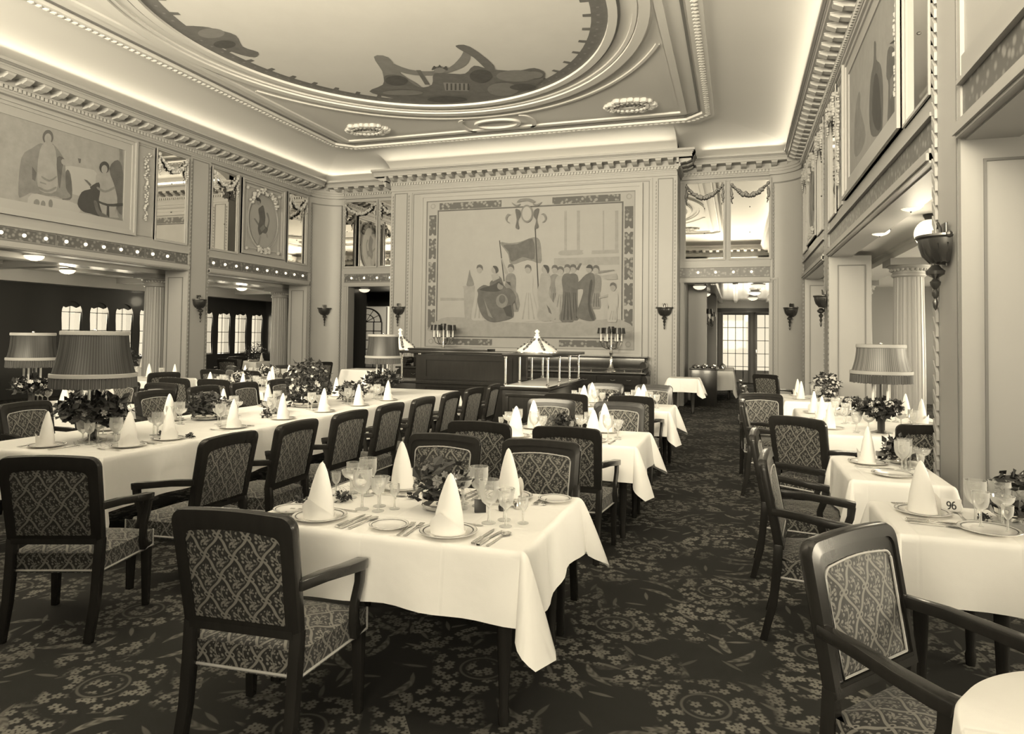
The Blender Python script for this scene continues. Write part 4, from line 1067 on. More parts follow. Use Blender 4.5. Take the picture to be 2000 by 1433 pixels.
# ------------------------------------------------------------------ murals (flat painted shapes, tone and outline)
A_TAP = [
(2, ((-7.149, 2.025), (-6.457, 2.056), (-5.548, 1.961), (-4.381, 1.939), (-3.265, 2.000), (-2.590, 2.030), (-2.574, 1.671), (-7.148, 1.610))),
(2, ((-7.161, 2.561), (-6.502, 2.549), (-6.501, 2.486), (-7.160, 2.480))),
(2, ((-3.951, 4.633), (-3.886, 4.636), (-3.876, 3.667), (-3.941, 3.669))),
(2, ((-3.642, 4.619), (-3.564, 4.621), (-3.555, 3.658), (-3.633, 3.660))),
(2, ((-3.020, 4.591), (-2.982, 4.595), (-2.974, 3.643), (-3.012, 3.644))),
(2, ((-2.727, 4.578), (-2.649, 4.580), (-2.642, 3.634), (-2.720, 3.636))),
(2, ((-4.025, 3.671), (-3.522, 3.674), (-3.500, 3.630), (-3.513, 3.564), (-4.030, 3.561))),
(2, ((-3.266, 3.656), (-2.629, 3.666), (-2.628, 3.575), (-3.279, 3.569))),
(2, ((-4.193, 3.493), (-2.614, 3.499), (-2.613, 3.306), (-4.192, 3.311))),
(3, ((-5.574, 3.916), (-5.336, 3.892), (-5.041, 3.922), (-4.722, 4.019), (-4.562, 3.949), (-4.510, 3.656), (-4.527, 3.379), (-4.860, 3.464), (-5.269, 3.360), (-5.362, 3.622))),
(4, ((-5.484, 3.851), (-5.129, 3.863), (-4.736, 3.983), (-4.686, 3.493), (-4.978, 3.542), (-5.270, 3.436), (-5.348, 3.678))),
(5, ((-5.599, 3.968), (-5.575, 3.967), (-5.439, 2.955), (-5.466, 2.952))),
(5, ((-4.687, 4.247), (-4.658, 4.246), (-4.549, 2.575), (-4.578, 2.569))),
(2, ((-6.556, 2.845), (-6.224, 2.853), (-6.229, 2.756), (-6.248, 2.020), (-6.472, 2.013), (-6.518, 2.759))),
(3, ((-6.397, 3.131), (-6.368, 3.259), (-6.335, 3.130), (-6.272, 2.985), (-6.255, 2.856), (-6.439, 2.850), (-6.426, 2.987))),
(1, ((-6.179, 3.136), (-6.021, 3.133), (-5.958, 2.996), (-5.982, 2.711), (-5.963, 2.398), (-5.926, 2.030), (-6.114, 1.989), (-6.304, 2.028), (-6.250, 2.428), (-6.210, 2.713), (-6.244, 2.985))),
(2, ((-6.135, 2.684), (-6.113, 2.670), (-6.189, 2.040), (-6.232, 2.045))),
(2, ((-6.089, 2.684), (-6.067, 2.669), (-6.076, 2.040), (-6.118, 2.046))),
(2, ((-6.048, 2.683), (-6.026, 2.669), (-5.974, 2.041), (-6.017, 2.046))),
(2, ((-6.029, 3.253), (-6.042, 3.196), (-6.078, 3.162), (-6.123, 3.162), (-6.160, 3.198), (-6.175, 3.256), (-6.162, 3.313), (-6.126, 3.347), (-6.081, 3.346), (-6.044, 3.310))),
(4, ((-6.185, 3.279), (-6.164, 3.359), (-6.088, 3.380), (-6.024, 3.333), (-6.013, 3.219), (-6.041, 3.276), (-6.103, 3.312), (-6.157, 3.295))),
(3, ((-5.358, 3.137), (-5.205, 3.134), (-5.144, 2.999), (-5.149, 2.718), (-5.086, 2.606), (-5.035, 2.242), (-5.240, 2.203), (-5.447, 2.242), (-5.412, 2.636), (-5.388, 2.720), (-5.422, 2.988))),
(4, ((-5.315, 2.692), (-5.295, 2.677), (-5.325, 2.254), (-5.367, 2.259))),
(4, ((-5.271, 2.691), (-5.250, 2.677), (-5.202, 2.254), (-5.243, 2.259))),
(4, ((-5.231, 2.691), (-5.211, 2.677), (-5.091, 2.254), (-5.132, 2.259))),
(2, ((-5.212, 3.252), (-5.225, 3.196), (-5.260, 3.162), (-5.304, 3.163), (-5.340, 3.198), (-5.354, 3.255), (-5.341, 3.311), (-5.306, 3.345), (-5.262, 3.344), (-5.226, 3.309))),
(4, ((-5.363, 3.278), (-5.343, 3.356), (-5.270, 3.377), (-5.207, 3.331), (-5.197, 3.218), (-5.224, 3.275), (-5.284, 3.310), (-5.337, 3.294))),
(2, ((-5.430, 3.144), (-5.508, 3.427), (-5.533, 3.513), (-5.503, 3.512), (-5.447, 3.370), (-5.341, 3.142))),
(3, ((-4.240, 3.097), (-4.093, 3.094), (-4.035, 2.961), (-4.049, 2.687), (-4.035, 2.380), (-4.000, 2.024), (-4.155, 1.985), (-4.311, 2.022), (-4.276, 2.408), (-4.270, 2.689), (-4.301, 2.951))),
(4, ((-4.200, 2.661), (-4.180, 2.647), (-4.214, 2.034), (-4.253, 2.039))),
(4, ((-4.158, 2.660), (-4.138, 2.646), (-4.120, 2.034), (-4.160, 2.039))),
(4, ((-4.119, 2.660), (-4.099, 2.646), (-4.037, 2.034), (-4.076, 2.040))),
(2, ((-4.100, 3.210), (-4.112, 3.155), (-4.146, 3.122), (-4.188, 3.122), (-4.222, 3.157), (-4.236, 3.212), (-4.223, 3.267), (-4.190, 3.301), (-4.148, 3.300), (-4.113, 3.265))),
(4, ((-4.245, 3.235), (-4.226, 3.312), (-4.155, 3.332), (-4.095, 3.287), (-4.085, 3.177), (-4.111, 3.232), (-4.168, 3.266), (-4.219, 3.251))),
(4, ((-3.789, 3.106), (-3.644, 3.103), (-3.588, 2.972), (-3.602, 2.700), (-3.599, 2.392), (-3.568, 2.039), (-3.706, 2.000), (-3.846, 2.038), (-3.815, 2.420), (-3.819, 2.701), (-3.849, 2.962))),
(5, ((-3.750, 2.674), (-3.730, 2.660), (-3.756, 2.049), (-3.796, 2.054))),
(5, ((-3.708, 2.673), (-3.689, 2.659), (-3.673, 2.049), (-3.712, 2.055))),
(5, ((-3.671, 2.673), (-3.651, 2.659), (-3.598, 2.050), (-3.637, 2.055))),
(2, ((-3.651, 3.218), (-3.663, 3.164), (-3.696, 3.131), (-3.738, 3.131), (-3.772, 3.166), (-3.785, 3.221), (-3.773, 3.275), (-3.739, 3.308), (-3.698, 3.307), (-3.664, 3.273))),
(4, ((-3.794, 3.243), (-3.775, 3.319), (-3.705, 3.339), (-3.646, 3.295), (-3.637, 3.185), (-3.662, 3.240), (-3.718, 3.274), (-3.769, 3.259))),
(1, ((-4.917, 3.116), (-4.766, 3.113), (-4.706, 2.979), (-4.720, 2.701), (-4.629, 2.367), (-4.574, 2.007), (-4.828, 1.967), (-5.084, 2.005), (-5.025, 2.396), (-4.947, 2.703), (-4.980, 2.968))),
(2, ((-4.875, 2.674), (-4.855, 2.660), (-4.940, 2.017), (-4.981, 2.022))),
(2, ((-4.832, 2.674), (-4.811, 2.660), (-4.787, 2.017), (-4.827, 2.023))),
(2, ((-4.793, 2.674), (-4.772, 2.659), (-4.649, 2.018), (-4.690, 2.023))),
(2, ((-4.773, 3.230), (-4.786, 3.175), (-4.820, 3.141), (-4.863, 3.142), (-4.899, 3.177), (-4.913, 3.233), (-4.900, 3.289), (-4.866, 3.322), (-4.822, 3.322), (-4.787, 3.286))),
(4, ((-4.922, 3.255), (-4.902, 3.333), (-4.830, 3.354), (-4.768, 3.308), (-4.758, 3.197), (-4.785, 3.253), (-4.844, 3.287), (-4.896, 3.272))),
(2, ((-4.098, 3.061), (-3.951, 3.059), (-3.894, 2.927), (-3.918, 2.653), (-3.882, 2.352), (-3.845, 1.997), (-4.047, 1.958), (-4.251, 1.995), (-4.191, 2.380), (-4.128, 2.655), (-4.159, 2.916))),
(3, ((-4.058, 2.627), (-4.038, 2.613), (-4.132, 2.007), (-4.171, 2.012))),
(3, ((-4.016, 2.626), (-3.996, 2.612), (-4.010, 2.007), (-4.049, 2.012))),
(3, ((-3.978, 2.626), (-3.958, 2.612), (-3.901, 2.008), (-3.940, 2.013))),
(2, ((-3.958, 3.174), (-3.971, 3.120), (-4.004, 3.086), (-4.046, 3.087), (-4.080, 3.122), (-4.094, 3.177), (-4.081, 3.232), (-4.048, 3.265), (-4.006, 3.264), (-3.972, 3.230))),
(4, ((-4.102, 3.199), (-4.083, 3.276), (-4.013, 3.296), (-3.953, 3.251), (-3.944, 3.141), (-3.970, 3.197), (-4.027, 3.231), (-4.077, 3.215))),
(4, ((-3.930, 3.108), (-3.784, 3.106), (-3.727, 2.974), (-3.741, 2.701), (-3.715, 2.352), (-3.678, 1.998), (-3.845, 1.959), (-4.014, 1.996), (-3.975, 2.379), (-3.959, 2.703), (-3.990, 2.964))),
(5, ((-3.890, 2.675), (-3.870, 2.661), (-3.911, 2.008), (-3.950, 2.013))),
(5, ((-3.848, 2.674), (-3.828, 2.661), (-3.810, 2.008), (-3.849, 2.013))),
(5, ((-3.810, 2.674), (-3.790, 2.660), (-3.720, 2.008), (-3.759, 2.014))),
(2, ((-3.790, 3.221), (-3.803, 3.166), (-3.836, 3.133), (-3.878, 3.134), (-3.912, 3.168), (-3.925, 3.223), (-3.913, 3.278), (-3.879, 3.311), (-3.838, 3.310), (-3.804, 3.276))),
(4, ((-3.934, 3.245), (-3.915, 3.322), (-3.845, 3.342), (-3.786, 3.297), (-3.776, 3.188), (-3.802, 3.243), (-3.858, 3.277), (-3.909, 3.261))),
(3, ((-3.236, 3.075), (-3.094, 3.073), (-3.038, 2.943), (-3.052, 2.673), (-3.074, 2.660), (-3.049, 2.310), (-3.158, 2.272), (-3.267, 2.310), (-3.243, 2.688), (-3.265, 2.675), (-3.295, 2.933))),
(4, ((-3.198, 2.648), (-3.179, 2.634), (-3.193, 2.321), (-3.231, 2.326))),
(4, ((-3.157, 2.647), (-3.138, 2.634), (-3.127, 2.321), (-3.165, 2.326))),
(4, ((-3.120, 2.647), (-3.101, 2.633), (-3.068, 2.321), (-3.106, 2.326))),
(2, ((-3.100, 3.187), (-3.112, 3.133), (-3.145, 3.100), (-3.185, 3.101), (-3.218, 3.135), (-3.231, 3.189), (-3.219, 3.243), (-3.187, 3.276), (-3.146, 3.275), (-3.113, 3.241))),
(4, ((-3.240, 3.211), (-3.221, 3.286), (-3.153, 3.306), (-3.095, 3.262), (-3.086, 3.154), (-3.111, 3.208), (-3.166, 3.242), (-3.215, 3.227))),
(2, ((-4.495, 3.128), (-4.309, 3.125), (-4.250, 2.904), (-4.304, 2.683), (-4.216, 2.463), (-4.030, 2.215), (-4.099, 2.064), (-4.382, 1.967), (-4.583, 2.049), (-4.557, 2.325), (-4.590, 2.686), (-4.536, 2.935))),
(4, ((-4.358, 2.380), (-4.271, 2.270), (-4.227, 2.146), (-4.299, 2.187))),
(2, ((-4.356, 3.231), (-4.368, 3.176), (-4.402, 3.142), (-4.445, 3.143), (-4.479, 3.178), (-4.493, 3.234), (-4.481, 3.289), (-4.447, 3.322), (-4.404, 3.322), (-4.369, 3.287))),
(5, ((-4.454, 3.327), (-4.340, 3.319), (-4.304, 3.208), (-4.337, 3.126), (-4.373, 3.209))),
(4, ((-5.801, 2.951), (-5.563, 3.075), (-5.456, 2.862), (-5.290, 2.663), (-5.211, 2.270), (-5.209, 2.069), (-5.488, 1.975), (-5.787, 1.954), (-6.015, 2.114), (-6.142, 2.442), (-6.123, 2.641), (-6.146, 2.755), (-5.981, 2.868), (-5.829, 2.838))),
(5, ((-5.739, 2.865), (-5.561, 2.948), (-5.499, 2.750), (-5.737, 2.695), (-6.101, 2.755))),
(5, ((-5.463, 2.299), (-5.257, 2.383), (-5.217, 2.069), (-5.371, 2.102))),
(3, ((-5.976, 2.555), (-5.882, 2.327), (-5.728, 2.044), (-5.849, 2.101))),
(2, ((-5.637, 3.238), (-5.650, 3.184), (-5.685, 3.152), (-5.730, 3.153), (-5.766, 3.186), (-5.781, 3.240), (-5.768, 3.293), (-5.732, 3.326), (-5.688, 3.325), (-5.651, 3.291))),
(5, ((-5.746, 3.333), (-5.641, 3.323), (-5.600, 3.217), (-5.659, 3.153), (-5.685, 3.247))),
(2, ((-5.788, 3.121), (-5.623, 3.147), (-5.562, 3.033), (-5.741, 2.950))),
(3, ((-5.464, 2.834), (-5.479, 2.781), (-5.518, 2.748), (-5.568, 2.749), (-5.609, 2.782), (-5.625, 2.835), (-5.610, 2.889), (-5.571, 2.921), (-5.521, 2.920), (-5.480, 2.887))),
(3, ((-5.269, 2.860), (-5.283, 2.807), (-5.321, 2.775), (-5.368, 2.775), (-5.407, 2.808), (-5.423, 2.862), (-5.409, 2.914), (-5.371, 2.947), (-5.323, 2.946), (-5.284, 2.913))),
(5, ((-5.590, 2.920), (-5.501, 2.924), (-5.452, 2.834), (-5.524, 2.863))),
(5, ((-5.397, 2.946), (-5.288, 2.930), (-5.274, 2.832), (-5.337, 2.883))),
(4, ((-5.410, 2.749), (-5.262, 2.761), (-5.141, 2.550), (-5.227, 2.382), (-5.375, 2.411))),
(3, ((-5.341, 2.467), (-5.360, 2.383), (-5.416, 2.321), (-5.493, 2.299), (-5.570, 2.321), (-5.628, 2.383), (-5.650, 2.468), (-5.630, 2.553), (-5.574, 2.615), (-5.497, 2.637), (-5.420, 2.614), (-5.362, 2.551))),
(4, ((-5.406, 2.509), (-5.421, 2.447), (-5.462, 2.408), (-5.514, 2.408), (-5.556, 2.447), (-5.573, 2.510), (-5.558, 2.573), (-5.517, 2.612), (-5.465, 2.612), (-5.423, 2.572))),
(4, ((-3.406, 3.083), (-3.220, 3.107), (-3.190, 2.810), (-3.268, 2.378), (-3.156, 2.041), (-3.374, 1.999), (-3.624, 2.107), (-3.543, 2.406), (-3.464, 2.731), (-3.685, 2.733), (-3.826, 2.816), (-3.826, 2.898), (-3.603, 2.896))),
(5, ((-3.300, 2.919), (-3.240, 2.891), (-3.295, 2.378), (-3.188, 2.041), (-3.265, 2.040), (-3.350, 2.378))),
(2, ((-3.259, 3.216), (-3.272, 3.163), (-3.307, 3.130), (-3.352, 3.130), (-3.388, 3.165), (-3.402, 3.219), (-3.389, 3.273), (-3.353, 3.306), (-3.309, 3.305), (-3.273, 3.271))),
(5, ((-3.399, 3.246), (-3.331, 3.321), (-3.254, 3.284), (-3.242, 3.162), (-3.281, 3.230))),
(4, ((-3.640, 3.223), (-3.552, 3.358), (-3.511, 3.357), (-3.592, 3.190))),
(3, ((-3.111, 3.165), (-2.732, 3.193), (-2.727, 3.169), (-3.105, 3.106))),
(2, ((-3.056, 3.051), (-2.678, 3.099), (-2.650, 2.964), (-2.892, 2.954))),
(1, ((-2.825, 2.661), (-2.685, 2.660), (-2.631, 2.531), (-2.651, 2.264), (-2.680, 2.350), (-2.659, 2.003), (-2.771, 1.965), (-2.884, 2.002), (-2.851, 2.377), (-2.854, 2.264), (-2.883, 2.519))),
(2, ((-2.788, 2.237), (-2.769, 2.224), (-2.808, 2.013), (-2.846, 2.018))),
(2, ((-2.748, 2.237), (-2.729, 2.224), (-2.741, 2.013), (-2.778, 2.018))),
(2, ((-2.712, 2.237), (-2.693, 2.224), (-2.680, 2.013), (-2.717, 2.018))),
(2, ((-2.692, 2.772), (-2.704, 2.719), (-2.735, 2.686), (-2.775, 2.686), (-2.808, 2.720), (-2.821, 2.773), (-2.809, 2.827), (-2.777, 2.860), (-2.737, 2.859), (-2.704, 2.826))),
(4, ((-2.829, 2.795), (-2.811, 2.870), (-2.744, 2.891), (-2.687, 2.847), (-2.678, 2.740), (-2.703, 2.794), (-2.756, 2.826), (-2.805, 2.811))),
(2, ((-2.862, 2.565), (-3.078, 2.512), (-3.092, 2.544), (-2.862, 2.618))),
(3, ((-4.728, 4.589), (-4.739, 4.506), (-4.771, 4.437), (-4.819, 4.391), (-4.877, 4.377), (-4.935, 4.396), (-4.985, 4.445), (-5.019, 4.518), (-5.032, 4.603), (-5.021, 4.686), (-4.989, 4.756), (-4.940, 4.801), (-4.882, 4.815), (-4.824, 4.796), (-4.774, 4.746), (-4.741, 4.674))),
(1, ((-4.763, 4.591), (-4.771, 4.525), (-4.796, 4.469), (-4.833, 4.433), (-4.878, 4.422), (-4.923, 4.437), (-4.961, 4.476), (-4.987, 4.534), (-4.997, 4.601), (-4.989, 4.667), (-4.964, 4.723), (-4.926, 4.759), (-4.882, 4.770), (-4.837, 4.755), (-4.799, 4.715), (-4.773, 4.658))),
(3, ((-5.141, 4.884), (-5.054, 4.964), (-4.820, 4.967), (-4.674, 4.889), (-4.731, 4.850), (-4.878, 4.905), (-5.053, 4.891))),
(3, ((-5.275, 4.890), (-5.199, 4.802), (-5.081, 4.796), (-5.053, 4.851), (-5.141, 4.822), (-5.215, 4.859))),
(3, ((-4.500, 4.864), (-4.586, 4.784), (-4.702, 4.790), (-4.726, 4.841), (-4.644, 4.815), (-4.558, 4.844))),
(3, ((-5.433, 4.501), (-5.375, 4.612), (-5.285, 4.580), (-5.359, 4.554), (-5.388, 4.457), (-5.312, 4.383), (-5.372, 4.399))),
(3, ((-4.381, 4.471), (-4.440, 4.585), (-4.520, 4.561), (-4.453, 4.530), (-4.424, 4.432), (-4.495, 4.365), (-4.432, 4.376))),
(4, ((-5.175, 4.716), (-5.065, 4.683), (-5.049, 4.541), (-5.106, 4.431), (-5.074, 4.233), (-5.163, 4.264), (-5.136, 4.460))),
(4, ((-4.571, 4.703), (-4.686, 4.671), (-4.704, 4.532), (-4.639, 4.418), (-4.681, 4.232), (-4.580, 4.257), (-4.625, 4.440)))]
A_LEFT = [
(1, ((8.930, 4.485), (9.324, 4.541), (9.544, 4.513), (9.602, 4.129), (9.089, 4.027), (8.947, 4.300))),
(3, ((9.953, 4.608), (10.026, 4.912), (10.006, 5.133), (10.083, 5.137), (10.127, 4.565), (10.161, 3.787), (10.028, 3.806), (9.916, 4.314))),
(4, ((9.811, 4.656), (9.992, 4.862), (10.120, 4.626), (10.150, 3.888), (10.000, 3.923), (9.939, 4.319))),
(4, ((8.943, 4.403), (9.032, 4.367), (9.074, 3.967), (8.930, 3.897), (8.888, 3.949))),
(3, ((8.121, 3.833), (8.154, 4.441), (8.328, 4.647), (8.472, 4.767), (8.596, 4.755), (8.691, 4.817), (8.864, 4.657), (8.930, 4.485), (8.953, 4.113), (9.049, 3.981), (8.889, 3.908), (8.770, 3.925), (8.465, 3.880), (8.335, 3.902), (8.211, 3.815))),
(2, ((8.495, 4.746), (8.705, 4.793), (8.776, 4.448), (8.776, 4.020), (8.480, 3.974), (8.427, 4.328))),
(4, ((8.338, 4.343), (8.415, 4.253), (8.401, 4.105), (8.345, 4.129))),
(4, ((8.767, 4.595), (8.906, 4.611), (8.872, 4.434), (8.843, 4.090), (8.800, 4.193))),
(3, ((8.469, 4.029), (8.612, 4.004), (8.764, 4.092), (8.758, 4.049), (8.613, 3.964), (8.470, 3.990))),
(3, ((8.510, 4.220), (8.644, 4.186), (8.768, 4.279), (8.759, 4.239), (8.645, 4.150), (8.520, 4.182))),
(3, ((8.479, 4.122), (8.589, 4.110), (8.590, 4.088), (8.480, 4.095))),
(2, ((8.866, 4.598), (9.131, 4.625), (9.213, 4.669), (9.233, 4.600), (9.153, 4.573), (8.893, 4.499))),
(4, ((9.160, 4.685), (9.223, 4.691), (9.215, 4.611), (9.184, 4.604))),
(4, ((8.689, 4.932), (8.681, 4.875), (8.656, 4.824), (8.618, 4.790), (8.576, 4.778), (8.537, 4.792), (8.510, 4.827), (8.498, 4.878), (8.506, 4.934), (8.531, 4.985), (8.568, 5.020), (8.610, 5.032), (8.649, 5.019), (8.677, 4.983))),
(2, ((8.657, 4.900), (8.650, 4.854), (8.628, 4.816), (8.597, 4.795), (8.565, 4.798), (8.541, 4.824), (8.531, 4.865), (8.538, 4.911), (8.560, 4.950), (8.591, 4.970), (8.622, 4.968), (8.647, 4.942))),
(2, ((8.546, 4.815), (8.651, 4.843), (8.673, 4.775), (8.598, 4.682), (8.526, 4.736))),
(1, ((8.339, 3.880), (8.693, 3.892), (9.161, 3.865), (9.167, 3.693), (8.347, 3.632))),
(3, ((8.484, 3.760), (8.470, 3.714), (8.434, 3.689), (8.397, 3.700), (8.380, 3.741), (8.394, 3.786), (8.430, 3.811), (8.467, 3.800))),
(3, ((8.586, 3.752), (8.576, 3.703), (8.547, 3.679), (8.517, 3.693), (8.503, 3.736), (8.514, 3.785), (8.542, 3.809), (8.572, 3.796))),
(3, ((8.716, 3.785), (8.707, 3.729), (8.680, 3.701), (8.652, 3.719), (8.639, 3.771), (8.648, 3.827), (8.675, 3.855), (8.703, 3.838))),
(2, ((9.528, 4.450), (9.633, 4.524), (9.815, 4.540), (9.939, 4.319), (10.001, 4.046), (9.887, 3.792), (9.634, 3.848), (9.553, 4.120))),
(5, ((9.177, 3.872), (9.254, 4.098), (9.423, 4.188), (9.421, 4.230), (9.594, 4.346), (9.622, 4.173), (9.606, 3.991), (9.678, 3.742), (9.438, 3.744), (9.287, 3.757))),
(4, ((9.288, 4.338), (9.353, 4.333), (9.442, 4.274), (9.421, 4.230))),
(5, ((9.494, 4.029), (9.788, 3.986), (10.115, 4.063), (10.122, 4.011), (9.789, 3.942), (9.495, 4.000))),
(5, ((9.776, 3.984), (9.822, 3.992), (9.839, 3.693), (9.771, 3.682))),
(4, ((9.496, 3.971), (9.562, 3.983), (9.635, 3.818), (9.795, 3.766), (9.797, 3.716), (9.592, 3.751))),
(3, ((9.564, 4.260), (9.734, 4.226), (9.915, 4.335), (9.928, 4.297), (9.735, 4.186), (9.572, 4.213))),
(5, ((9.801, 4.674), (9.789, 4.614), (9.752, 4.564), (9.700, 4.537), (9.648, 4.540), (9.609, 4.572), (9.594, 4.624), (9.605, 4.683), (9.642, 4.732), (9.693, 4.760), (9.745, 4.758), (9.785, 4.726))),
(2, ((9.761, 4.628), (9.751, 4.578), (9.720, 4.542), (9.681, 4.533), (9.648, 4.554), (9.635, 4.598), (9.645, 4.648), (9.676, 4.684), (9.715, 4.693), (9.747, 4.672))),
(3, ((9.166, 3.716), (9.527, 3.716), (9.796, 3.736), (10.149, 3.765), (10.153, 3.652), (9.617, 3.672), (9.101, 3.667)))]
A_OVAL = [
(3, ((13.851, 4.392), (13.901, 4.411), (14.060, 4.289), (14.027, 4.238))),
(3, ((14.384, 4.609), (14.455, 4.434), (14.380, 4.211), (14.333, 4.228), (14.405, 4.426), (14.320, 4.598))),
(4, ((14.013, 4.636), (14.097, 4.720), (14.200, 4.763), (14.288, 4.499), (14.270, 4.288), (14.390, 4.225), (14.323, 4.091), (14.189, 4.090), (14.087, 4.002), (14.012, 4.178), (14.066, 4.416))),
(3, ((14.081, 4.189), (14.217, 4.302), (14.290, 4.221), (14.153, 4.108))),
(2, ((14.080, 4.005), (14.138, 4.032), (14.119, 3.896), (14.062, 3.751), (14.026, 3.780))),
(2, ((14.313, 4.090), (14.366, 4.102), (14.405, 4.005), (14.356, 3.986))),
(2, ((14.093, 4.823), (14.081, 4.783), (14.048, 4.754), (14.005, 4.746), (13.970, 4.762), (13.956, 4.797), (13.968, 4.837), (14.001, 4.867), (14.043, 4.875), (14.079, 4.858))),
(5, ((13.918, 4.893), (14.020, 4.931), (14.098, 4.882), (14.087, 4.799), (14.051, 4.850), (13.971, 4.846)))]
A_RIGHT = [
(3, ((9.079, 4.597), (8.947, 4.530), (8.950, 4.363), (8.599, 3.952), (8.991, 3.840), (9.404, 3.947), (9.325, 4.425))),
(4, ((8.087, 4.800), (7.973, 4.742), (7.956, 4.567), (7.739, 4.425), (7.625, 4.174), (7.656, 3.760), (7.900, 3.744), (8.267, 3.858), (8.385, 4.130), (8.300, 4.464), (8.117, 4.600))),
(5, ((8.067, 4.430), (7.839, 4.308), (7.702, 3.821), (7.949, 3.817), (8.208, 4.075))),
(4, ((7.393, 4.430), (7.181, 4.389), (6.996, 4.210), (7.127, 4.042), (6.955, 3.766), (6.894, 3.578), (7.302, 3.566), (7.421, 3.691), (7.357, 4.079), (7.455, 4.206))),
(3, ((7.292, 4.110), (7.125, 4.120), (7.129, 3.946), (7.295, 3.914))),
(4, ((6.963, 4.326), (6.661, 4.267), (6.664, 3.623), (6.825, 3.641), (6.966, 3.770))),
(5, ((7.285, 4.454), (7.119, 4.421), (6.598, 4.289), (6.480, 4.250), (6.633, 4.263), (6.962, 4.344))),
(2, ((7.850, 3.720), (7.705, 3.698), (7.679, 3.549), (7.804, 3.544)))]
